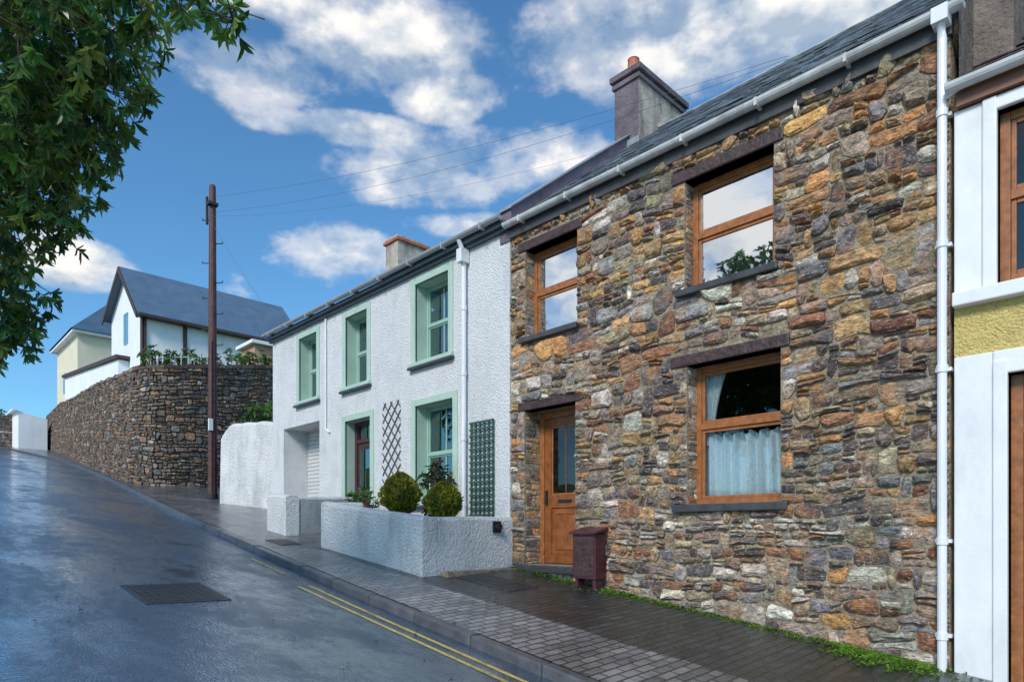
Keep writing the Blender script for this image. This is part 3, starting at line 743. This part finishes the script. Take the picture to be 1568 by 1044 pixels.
def colR(a,b,rng):
    c=pick(.4,rng,.0); m_=sum(c)/3
    return tuple(m_*.25+v*.75 for v in c)
rubble(mb,cum[-1],3.6,mapr,[],colR,(.07,.15),(1.1,3.6),.06,41,gap=.006,wav=.10,lite=True,wmin=.12)
mb.build('wall_stones',[M['stone_far']],RW)
mb=MB(); ns=110; vs=[]
for i in range(ns+1):
    s=cum[-1]*i/ns
    vs+= [mapr(s,0,0),mapr(s,3.6,0),mapr(s,3.6,-.45)]
mb.add(vs,[(i*3+k,(i+1)*3+k,(i+1)*3+k+1,i*3+k+1) for i in range(ns) for k in range(2)])
mb.build('wall_core',[M['mortar_d']],RW)
mb=MB(); rng=random.Random(5); s=0
while s<cum[-1]-.5:
    w=rng.uniform(.3,.7); a,b=s,s+w-.02; h=rng.uniform(.07,.13)
    p=[mapr(a,3.6,.06),mapr(b,3.6,.06),mapr(b,3.6,-.45),mapr(a,3.6,-.45)]
    c=tuple(x*.8 for x in pick(.3,rng,.2)); mb.hexa(p+[(q[0],q[1],q[2]+h) for q in p],0,c); s+=w
mb.build('coping',[M['stone_far']],RW)
mb=MB(); vs=[]
for i in range(ns+1):
    p=mapr(cum[-1]*i/ns,3.6,-.4); 
    fx=p[0]-(4 if p[0]>-26 else 0)
    vs+= [(p[0],p[1],p[2]+.02),(fx-2,max(p[1]+3,2.5+(p[0]+62)*.12),p[2]+.35),(fx-3,14,p[2]+.9),(fx-10,60,p[2]+4)]
mb.add(vs,[(i*4+k,(i+1)*4+k,(i+1)*4+k+1,i*4+k+1) for i in range(ns) for k in range(3)])
mb.build('terrace_ground',[M['grass']],smooth=True)
mb=MB(); s=cum[-1]-9.0; pr=None
while s<cum[-1]-4.6:
    p=mapr(s,3.6,-.4); mb.box(p[0]-.012,p[0]+.012,p[1]-.012,p[1]+.012,p[2],p[2]+.5)
    if pr: mb.tube([(pr[0],pr[1],pr[2]+.42),(p[0],p[1],p[2]+.42)],.013,5)
    pr=p; s+=.22
mb.build('white_railings',[M['white_s']])
mb=MB(); 
def mapb(a,b,n): return (-16.35-a*.55+n*.84,-.15+a*.84+n*.5,2.25+b)
rubble(mb,2.6,1.75,mapb,[],colR,(.07,.15),(1.2,3.5),.04,51,lite=True)
mb.hexa([(-16.4,-.15,2.),(-16.75,-.15,2.),(-18.2,2.1,2.),(-17.8,2.05,2.),(-16.4,-.15,4.0),(-16.75,-.15,4.0),(-18.2,2.1,4.1),(-17.8,2.05,4.1)],1)
mb.build('side_stone_wall',[M['stone_far'],M['mortar_d']])

# ------------------------------------------------------------------ FAR BUILDINGS
M['roofb']=simple('blue_slate_far',(.08,.14,.22),.5,.15,1.5,.3,8)
M['creamw']=simple('cream_render',(.70,.63,.48),.8,.06,1)
M['whitef']=simple('white_render_far',(.78,.80,.83),.8,.05,1,dirt=((.6,.62,.65),.4))
M['timber']=simple('dark_timber',(.06,.035,.03),.6,.2,4)
FH=empty('gabled_white_house')
mb=MB(); x0,x1,y0,y1,zb,ze,zr,zl=-42.2,-36.1,2.96,11.2,6.5,12.64,15.5,13.7; xm=(x0+x1)/2
mb.add([(x0,y0,zb),(x1,y0,zb),(x1,y0,ze),(xm,y0,zr),(x0,y0,zl)],[(0,1,2,3,4)]); mb.add([(x0,y1,zb),(x1,y1,zb),(x1,y1,ze),(xm,y1,zr),(x0,y1,zl)],[(4,3,2,1,0)])
mb.quad((x1,y0,zb),(x1,y1,zb),(x1,y1,ze),(x1,y0,ze)); mb.quad((x0,y1,zb),(x0,y0,zb),(x0,y0,zl),(x0,y1,zl))
mb.hexa([(-52,2.45,7),(-38.6,2.45,7),(-38.6,2.95,7),(-52,2.95,7),(-52,2.45,11.9),(-38.6,2.45,10.6),(-38.6,2.95,10.6),(-52,2.95,11.9)],0)
mb.build('walls',[M['whitef']],FH)
mb=MB(); o=.35
for sgn,xe,zz in ((1,x1,ze),(-1,x0,zl)):
    sl=(zr-zz)/(xm-x0)
    ex=xe+sgn*o; ez=zz-o*sl
    mb.hexa([(ex,y0-o,ez),(ex,y1+o,ez),(xm,y1+o,zr),(xm,y0-o,zr),(ex,y0-o,ez+.14),(ex,y1+o,ez+.14),(xm,y1+o,zr+.14),(xm,y0-o,zr+.14)],0)
    mb.hexa([(ex,y0-o-.06,ez-.2),(ex,y0-o-.005,ez-.2),(xm,y0-o-.005,zr-.16),(xm,y0-o-.06,zr-.16),(ex,y0-o-.06,ez+.1),(ex,y0-o-.005,ez+.1),(xm,y0-o-.005,zr+.12),(xm,y0-o-.06,zr+.12)],1)
mb.hexa([(-52.2,2.3,11.92),(-38.4,2.3,10.62),(-38.4,3.0,10.62),(-52.2,3.0,11.92),(-52.2,2.3,12.1),(-38.4,2.3,10.8),(-38.4,3.0,10.8),(-52.2,3.0,12.1)],1)
mb.box(x1-.01,x1+.5,y0-.3,y1+.3,ze-.38,ze-.26,1)
mb.build('roof',[M['roofb'],M['timber']],FH)
mb=MB()
for yy in (3.0,4.9,6.2,8.9,11.0): mb.box(x1+.002,x1+.09,yy-.09,yy+.09,8,ze-.3,0)
mb.box(x1-.3,x1+.09,y0-.06,y0-.002,8,ze,0); mb.box(xm-.35,xm+.35,y0-.06,y0-.002,11.6,13.2,1); mb.box(x1+.01,x1+.07,9.2,10.6,9.4,11.2,1)
mb.build('timber_framing',[M['timber'],M['glassW']],FH)
CH=empty('cream_house')
mb=MB(); mb.box(-64,-56.5,4,9,7,16.4,0); mb.box(-61.5,-60.5,3.96,4.05,12.5,14,1); mb.build('walls',[M['creamw'],M['glassW']],CH)
mb=MB(); mb.add([(-64.5,3.5,16.4),(-56,3.5,16.4),(-56,9.5,16.4),(-64.5,9.5,16.4),(-61.5,6.5,19.4),(-57,6.5,19.4)],[(0,1,5,4),(1,2,5),(2,3,4,5),(3,0,4)]); mb.box(-64.4,-56.1,3.6,9.4,16.2,16.38,1)
mb.build('hip_roof',[M['roofb'],M['whitef']],CH)
mb=MB(); mb.box(-31,-29.5,5.8,8,7,10.2,0); mb.box(-31.2,-29.3,5.6,8.2,10.2,10.35,1); mb.build('garden_shed',[simple('pale_brick',(.45,.28,.18),.8,.15,6,.3,20),M['whitef']])
mb=MB(); mb.hexa([(-61,.2,6.8),(-56,.45,6.8),(-56,2.1,6.8),(-61,2.1,6.8),(-61,.2,10.3),(-56,.45,10.0),(-56,2.1,9.6),(-61,2.1,10.0)],0); mb.box(-61.1,-55.9,.1,.44,10.0,10.12,0)
mb.build('white_garage',[M['whitef'],M['shut']])
mb=MB(); rubble(mb,9,2.6,lambda a,b,n:(-58+n,-8.5+a,7.3+b),[],colR,(.09,.2),(1.2,3.5),.05,61,lite=True)
mb.box(-58.5,-57.99,-8.5,.4,7,9.9,1); mb.build('far_stone_wall',[M['stone_far'],M['mortar_d']])
mb=MB(); mb.box(-96,-88,-12,-3,10,15.4,0); mb.hexa([(-96.5,-12.5,15.4),(-87.5,-12.5,15.4),(-87.5,-2.5,15.4),(-96.5,-2.5,15.4),(-92.2,-12.5,17.6),(-91.8,-12.5,17.6),(-91.8,-2.5,17.6),(-92.2,-2.5,17.6)],1); mb.build('distant_house',[M['whitef'],M['roofb']])

# ------------------------------------------------------------------ FOLIAGE
def leaf(mb,p,d,up,Ln,W,col,mat=0):
    d=d.normalized(); s=d.cross(up)
    if s.length<.05: s=d.cross(Vector((1,.3,0)))
    s.normalize(); u=s.cross(d)
    f=u*W*.35; dr=Vector((0,0,-1))*Ln*.12
    b=p; t=p+d*Ln+dr
    l1=p+d*Ln*.3-s*W*.42+f; l2=p+d*Ln*.68-s*W*.45+f+dr*.4; r1=p+d*Ln*.3+s*W*.42+f; r2=p+d*Ln*.68+s*W*.45+f+dr*.4
    mb.add([b,l1,l2,t,r2,r1],[(0,1,2,3),(0,3,4,5)],mat,col)
def rvec(rng): 
    while True:
        v=Vector((rng.uniform(-1,1),rng.uniform(-1,1),rng.uniform(-1,1)))
        if .02<v.length<1: return v
def clump(mb,c,r,nros,rng,Ln=.1,W=.033,nl=8,droop=.5,twmat=1,squash=(1,1,1),bright=1.):
    c=Vector(c)
    for _ in range(nros):
        v=rvec(rng); v=Vector((v.x*squash[0],v.y*squash[1],v.z*squash[2])); p=c+v*r
        ax=(v.normalized()*.8+Vector((0,0,.35-droop))+rvec(rng)*.5).normalized()
        if twmat is not None and rng.random()<.6:
            q=p-ax*rng.uniform(.15,.3)+rvec(rng)*.05; mb.tube([q,p],[.005,.003],4,twmat,(1,1,1))
        k=rng.uniform(.4,1.5)*bright; tint=(k*rng.uniform(.7,1.4),k,k*rng.uniform(.7,1.3))
        for i in range(nl):
            t=6.283*i/nl+rng.uniform(-.3,.3); a=ax.orthogonal().normalized(); b=ax.cross(a)
            d=(ax*rng.uniform(.1,.9)+a*math.cos(t)+b*math.sin(t)+Vector((0,0,-droop*.6)))
            leaf(mb,p-ax*rng.uniform(0,.05),d,ax,Ln*rng.uniform(.7,1.2),W*rng.uniform(.8,1.2),tint)
M['leaf']=leaf_mat('laurel_leaf',(.045,.14,.055),(.18,.31,.06),.2,3,.5)
M['leafy']=leaf_mat('golden_leaf',(.12,.16,.015),(.36,.34,.03),.55,6)
M['leafg']=leaf_mat('shrub_leaf',(.035,.10,.025),(.12,.21,.04),.5,5)
M['bark']=simple('bark',(.07,.055,.045),.85,.4,8,.8,25,bd=.03)
rng=random.Random(21)
mb=MB()
view=[((-5.5,-5.74,4.95),.65,150),((-5.72,-5.3,5.45),.5,100),((-6.1,-5.7,4.6),.6,160),((-6.4,-5.36,5.0),.42,90),((-6.87,-5.72,4.2),.50,130),((-6.96,-5.45,4.6),.38,80),((-7.5,-5.75,3.8),.45,100),((-4.22,-5.12,4.86),.20,10),((-4.08,-4.97,4.74),.13,7),((-4.77,-5.28,5.2),.3,22),((-5.86,-5.45,5.1),.5,120),((-4.5,-5.15,5.05),.22,10),((-7.3,-5.9,4.9),.6,90),((-5.2,-6.1,5.3),.6,60),((-7.9,-5.85,3.6),.5,100),((-7.0,-5.6,5.2),.5,70),((-8.2,-5.9,4.2),.5,70),((-5.0,-5.9,4.7),.45,60),((-5.3,-5.3,5.6),.4,50),((-6.6,-5.6,4.9),.5,90),((-8.3,-5.6,3.6),.35,50)]
hub=Vector((-6.6,-9.4,4.4))
for c,r,k in view:
    clump(mb,c,r,k,rng,.105,.036,7,.55)
    cc=Vector(c); m=(hub+cc)/2+Vector((0,0,.7))
    mb.tube([hub,hub.lerp(m,.5)+Vector((0,0,.2)),m,m.lerp(cc,.6)+Vector((.05,0,.08)),cc],[.05,.035,.025,.014,.006],6,1)
for _ in range(30):
    v=rvec(rng); c=Vector((-7.0+v.x*3.0,-9.2+v.y*2.2,6.3+v.z*1.7))
    if c.y>-6.6: c.y=-6.8
    clump(mb,c,.65,15,rng,.17,.065,6,.5,None)
    m=(hub+c)/2+Vector((0,0,.3)); mb.tube([hub,m,c],[.06,.03,.01],5,1)
gz=T(-6.6,-9.6)
mb.tube([(-6.5,-9.9,gz-.2),(-6.55,-9.8,gz+.3),(-6.7,-9.6,gz+1.6),(-6.6,-9.4,4.4),(-6.8,-9.2,6.2)],[.28,.2,.16,.13,.05],10,1)
mb.build('laurel_tree',[M['leaf'],M['bark']])
def tree(name,x,y,z,h,r,seed,nc=60,Ln=.22,mat='leafg',dens=16):
    rng=random.Random(seed); mb=MB(); top=Vector((x,y,z+h*.45))
    mb.tube([(x,y,z-.3),(x+.05,y,z+h*.2),(x,y+.1,z+h*.45),(x+.1,y,z+h*.8)],[h*.035,h*.026,h*.02,h*.006],9,1)
    for _ in range(nc):
        v=rvec(rng); c=Vector((x+v.x*r,y+v.y*r,z+h*.62+v.z*h*.38))
        mb.tube([top+Vector((0,0,rng.uniform(-.1,.25)*h)),(top+c)/2+Vector((0,0,.1)),c],[h*.01,h*.006,h*.002],5,1)
        clump(mb,c,r*.26,dens,rng,Ln,Ln*.4,6,.1,None)
    return mb.build(name,[M[mat],M['bark']])
tree('oak_tree',-9.5,-13.0,T(-9.9,-13.0),9.3,1.9,31)
tree('oak_tree',-26,-16,T(-26,-16),9,3.2,32,50)
tree('conifer_tree',-45,17.5,9.5,8.6,1.7,33,40,.3)
def topiary(name,x,y,zb,w,h,seed,zbase):
    rng=random.Random(seed); mb=MB(); N_=1500
    vs=[];n=14;mr=10
    for j in range(mr+1):
        t=j/mr; rr=w*.40*math.sin(math.pi*min(1,t*.93+.06))**.75
        for i in range(n): vs.append((x+rr*math.cos(6.283*i/n),y+rr*math.sin(6.283*i/n),zb+h*.94*t))
    mb.add(vs,[(j*n+i,j*n+(i+1)%n,(j+1)*n+(i+1)%n,(j+1)*n+i) for j in range(mr) for i in range(n)],0,(.25,.25,.25))
    for _ in range(N_):
        t=rng.random()**.9; a=rng.uniform(0,6.283); prof=math.sin(math.pi*min(1,t*.93+.06))**.75
        lump=1+.25*mnoise.noise(Vector((math.cos(a)*2,math.sin(a)*2,t*5+seed)))
        rr=w*.5*prof*lump*rng.uniform(.82,1.05); p=Vector((x+rr*math.cos(a),y+rr*math.sin(a),zb+h*t))
        d=Vector((math.cos(a)*.7,math.sin(a)*.7,.75+t*.7))+rvec(rng)*.35; k=rng.uniform(.45,1.5)
        for q in range(3): leaf(mb,p,d+rvec(rng)*.45,rvec(rng),.055,.02,(k*rng.uniform(.85,1.2),k,k))
    mb.tube([(x,y,zbase),(x,y,zbase+.02),(x,y,zbase+.3),(x,y,zbase+.3),(x,y,zb+.1)],[.12,.13,.18,.03,.03],14,1)
    return mb.build(name,[M['leafy'],M['black']])
topiary('topiary_bush',-6.97,-1.05,1.76,.46,.50,3,1.18)
topiary('topiary_bush',-7.98,-1.05,1.85,.54,.60,4,1.18)
rng=random.Random(8)
mb=MB(); clump(mb,(-8.1,-.3,2.45),.26,34,rng,.12,.035,7,.1,1); clump(mb,(-8.1,-.3,2.0),.2,20,rng,.12,.035,7,.1,1); mb.tube([(-8.1,-.3,1.18),(-8.1,-.3,2.4)],.015,6,1); mb.build('garden_shrub',[leaf_mat('dark_red_leaf',(.08,.04,.03),(.05,.10,.04)),M['bark']])
mb=MB(); clump(mb,(-9.8,-.6,2.1),.26,34,rng,.16,.03,7,-.3,1); clump(mb,(-9.9,-.6,1.8),.2,14,rng,.12,.03,7,-.2,1); mb.tube([(-9.85,-.6,1.4),(-9.85,-.6,1.95)],.03,6,1); mb.build('porch_plant',[M['leafg'],M['bark']])
mb=MB(); s=cum[-1]-9.5
while s<cum[-1]-.3:
    p=mapr(s,3.6,-.75); clump(mb,(p[0],p[1],p[2]+.3+rng.uniform(-.1,.25)),rng.uniform(.3,.6),18,rng,.16,.06,6,-.1,1,(1,1,.8)); s+=rng.uniform(.35,.65)
for s in (25,29,31,35,38): p=mapr(s,3.6,-.5); clump(mb,(p[0],p[1],p[2]+.1),.3,8,rng,.15,.06,6,0,1)
mb.build('terrace_shrubs',[M['leafg'],M['bark']])
mb=MB()
for c,r,k in (((-16.5,.3,4.55),.3,34),((-16.1,.35,4.6),.3,34),((-15.6,.45,4.62),.28,30),((-15.1,.6,4.65),.3,30),((-16.9,1.2,4.4),.3,18)): clump(mb,c,r,k,rng,.12,.045,6,.1,1)
mb.build('boundary_shrubs',[M['leafg'],M['bark']])
mb=MB()
for i in range(30): clump(mb,(-80-rng.uniform(0,8),-16+i*1.3,9.3+rng.uniform(0,4.2)),rng.uniform(1.2,1.9),90,rng,.32,.16,5,0,None)
mb.build('distant_trees',[M['leafg']])
M['moss']=leaf_mat('moss_weed',(.06,.13,.01),(.18,.34,.02),.7,8)
mb=MB()
for _ in range(1500):
    r=rng.random(); x=rng.uniform(-6.6,-1.45)
    if r<.5: x=rng.gauss(-1.85,.24); y=-abs(rng.gauss(.12,.16))-.05
    elif r<.6: x=rng.gauss(-5.0,.3); y=-abs(rng.gauss(.12,.12))-.05
    else: y=-abs(rng.gauss(.03,.07))-.05
    if -5.4<x<-5 and y>-.3: continue
    p=Vector((x,y,pav(x,y)))
    for q in range(4): leaf(mb,p,Vector((rng.uniform(-1,1),rng.uniform(-1,1),rng.uniform(.2,1))),Vector((0,0,1)),rng.uniform(.015,.04),.014,(1,1,1))
mb.build('wall_weeds',[M['moss']])
mb=MB()
for _ in range(160):
    x=rng.uniform(-11,1); y=rng.uniform(-6,-.3); z=(road(x,y) if y<yk(x) else pav(x,y))+.012
    t=rng.uniform(0,6.28); leaf(mb,Vector((x,y,z)),Vector((math.cos(t),math.sin(t),.1)),Vector((0,0,1)),rng.uniform(.02,.045),.018,(1,1,1))
mb.build('fallen_leaves',[simple('brown_leaf',(.10,.06,.025),.6,.4,5)])

# ------------------------------------------------------------------ POLE and WIRES
PX,PY=-17.36,-.37; PZ=pav(PX,PY)
mb=MB(); mb.tube([(PX,PY,PZ-.3),(PX,PY,PZ+1),(PX,PY,PZ+4.5),(PX,PY,10.45),(PX,PY,10.5)],[.115,.11,.098,.08,.06],14,0)
for i,z in enumerate([5.2,5.6,6.0,6.4,6.8,7.2,7.6,8.0,8.5,9.0,9.6]):
    sg=1 if i%2 else -1; mb.tube([(PX+.05*sg,PY+.06*sg,z),(PX+.18*sg,PY+.18*sg,z),(PX+.185*sg,PY+.185*sg,z+.05)],.013,6,1)
mb.tube([(PX-.1,PY-.1,9.5),(PX-.1,PY-.1,10.2)],.035,8,1); mb.box(PX-.02,PX+.14,PY-.14,PY+.1,9.95,10.02,1)
mb.tube([(PX+.10,PY-.05,PZ),(PX+.095,PY-.05,6.5)],.014,6,1)
mb.box(PX+.06,PX+.125,PY-.13,PY-.03,4.2,4.5,2); mb.tube([(PX,PY,PZ),(PX,PY,PZ+.12)],.14,14,1)
mb.build('utility_pole',[M['pole'],M['black'],M['white_s']])
mb=MB()
def wire(a,b,sag,r=.0045):
    a=Vector(a);b=Vector(b); mb.tube([a.lerp(b,t/24)-Vector((0,0,sag*4*(t/24)*(1-t/24))) for t in range(25)],r,5)
wire((PX,PY,10.2),(-4.2,3.4,8.85),.28,.003); wire((PX,PY,9.8),(-4.2,3.4,8.80),.38,.003)
wire((PX,PY,9.5),(-14.0,-.1,6.15),.08,.004); wire((PX,PY,9.7),(-7.5,3.5,8.9),.3,.002)
mb.build('overhead_wires',[M['wire']])

# ------------------------------------------------------------------ WORLD
w=bpy.data.worlds.new('World'); S.world=w; w.use_nodes=True; nt=w.node_tree; nt.nodes.clear()
w.cycles.sampling_method='MANUAL'; w.cycles.sample_map_resolution=256
out=nt.nodes.new('ShaderNodeOutputWorld'); bg=nt.nodes.new('ShaderNodeBackground'); nt.links.new(bg.outputs[0],out.inputs[0])
sky=nt.nodes.new('ShaderNodeTexSky'); sky.sky_type='NISHITA'; sky.sun_disc=False
SEL=38; SROT=160
sky.sun_elevation=math.radians(SEL); sky.sun_rotation=math.radians(SROT); sky.air_density=1.0; sky.dust_density=.6; sky.ozone_density=2.0
tc=nt.nodes.new('ShaderNodeTexCoord'); V=tc.outputs['Generated']
mp=N(nt,'ShaderNodeMapping'); mp.inputs['Scale'].default_value=(1,1,1.7); nt.links.new(V,mp.inputs[0])
nz=N(nt,'ShaderNodeTexNoise'); nz.inputs['Scale'].default_value=4.6; nz.inputs['Detail'].default_value=6; nz.inputs['Roughness'].default_value=.58
nt.links.new(mp.outputs[0],nz.inputs['Vector'])
mp2=N(nt,'ShaderNodeMapping'); mp2.inputs['Scale'].default_value=(1,1,1.7); mp2.inputs['Location'].default_value=(0,0,.05); nt.links.new(V,mp2.inputs[0])
nzb=N(nt,'ShaderNodeTexNoise'); nzb.inputs['Scale'].default_value=4.6; nzb.inputs['Detail'].default_value=4; nzb.inputs['Roughness'].default_value=.56
nt.links.new(mp2.outputs[0],nzb.inputs['Vector'])
sx=N(nt,'ShaderNodeSeparateXYZ'); nt.links.new(V,sx.inputs[0])
az=math_(nt,'ARCTAN2',sx.outputs[0],sx.outputs[1])
el=math_(nt,'ARCSINE',sx.outputs[2])
AZ0=math.atan2(-.717,.697)
cl=[(-11,37.0,9,3.2),(-22,33.2,6.5,2.2),(-5.6,33.6,4.6,1.6),(-8.4,28.2,9.5,2.2),(2.6,29.5,8.5,2.7),(-14.5,30.8,7.0,1.2),(-34,19.0,3.0,1.5),(-14.3,22.6,4.8,2.2),(13,37,12,4.6),(24,36,10,6),(-21,38.5,8,2.4),(-10,52,30,5),(-3,25,7,1.1),(-101,27,32,14),(94,30,35,12)]  # includes an unseen cloud bank, added to whiten the upper window reflections
cur=None
for (a,e,ra,re) in cl:
    az_c=AZ0+math.radians(a)
    da=math_(nt,'MULTIPLY',math_(nt,'SUBTRACT',az,az_c),1/math.radians(ra))
    de=math_(nt,'MULTIPLY',math_(nt,'SUBTRACT',el,math.radians(e)),1/math.radians(re))
    q=math_(nt,'SUBTRACT',1,math_(nt,'ADD',math_(nt,'MULTIPLY',da,da),math_(nt,'MULTIPLY',de,de)))
    cur=q if cur is None else math_(nt,'SMOOTH_MAX',cur,q,.3)
d0=math_(nt,'MAXIMUM',cur,-1.5)
nn=math_(nt,'MULTIPLY',math_(nt,'SUBTRACT',nz.outputs['Fac'],.49),6.8)
D=math_(nt,'ADD',d0,nn)
mask=ramp(nt,math_(nt,'MULTIPLY',math_(nt,'ADD',D,1.5),.25),[(.25,0.),(.46,.55),(.68,1.)],'EASE')
lit=math_(nt,'ADD',math_(nt,'MULTIPLY',math_(nt,'SUBTRACT',nz.outputs['Fac'],nzb.outputs['Fac']),3.8),math_(nt,'ADD',math_(nt,'MULTIPLY',D,.12),.44))
ccol=ramp(nt,lit,[(.2,(3.3,4.1,5.1)),(.5,(5.6,5.95,6.4)),(.8,(7.9,7.7,7.5))])
tint=mix(nt,1.0,sky.outputs[0],(.68,1.16,1.38),'MULTIPLY')
skc=mix(nt,mask,tint,ccol)
nt.links.new(skc,bg.inputs[0]); bg.inputs[1].default_value=.13

sun=bpy.data.lights.new('sun','SUN'); sun.energy=3.2; sun.angle=math.radians(16); sun.color=(1,.94,.86)
so=bpy.data.objects.new('sun',sun); S.collection.objects.link(so)
dv=Vector((math.sin(math.radians(SROT))*math.cos(math.radians(SEL)),math.cos(math.radians(SROT))*math.cos(math.radians(SEL)),math.sin(math.radians(SEL))))
so.rotation_euler=dv.to_track_quat('Z','Y').to_euler()

cam=bpy.data.cameras.new('camera'); co=bpy.data.objects.new('camera',cam); S.collection.objects.link(co)
cam.sensor_width=36; cam.lens=22.96; cam.shift_y=.187; cam.clip_end=2000; cam.clip_start=.05
co.location=(0,-6.54,1.6); co.rotation_euler=(math.radians(90),0,math.radians(45.8)); S.camera=co
print('done')
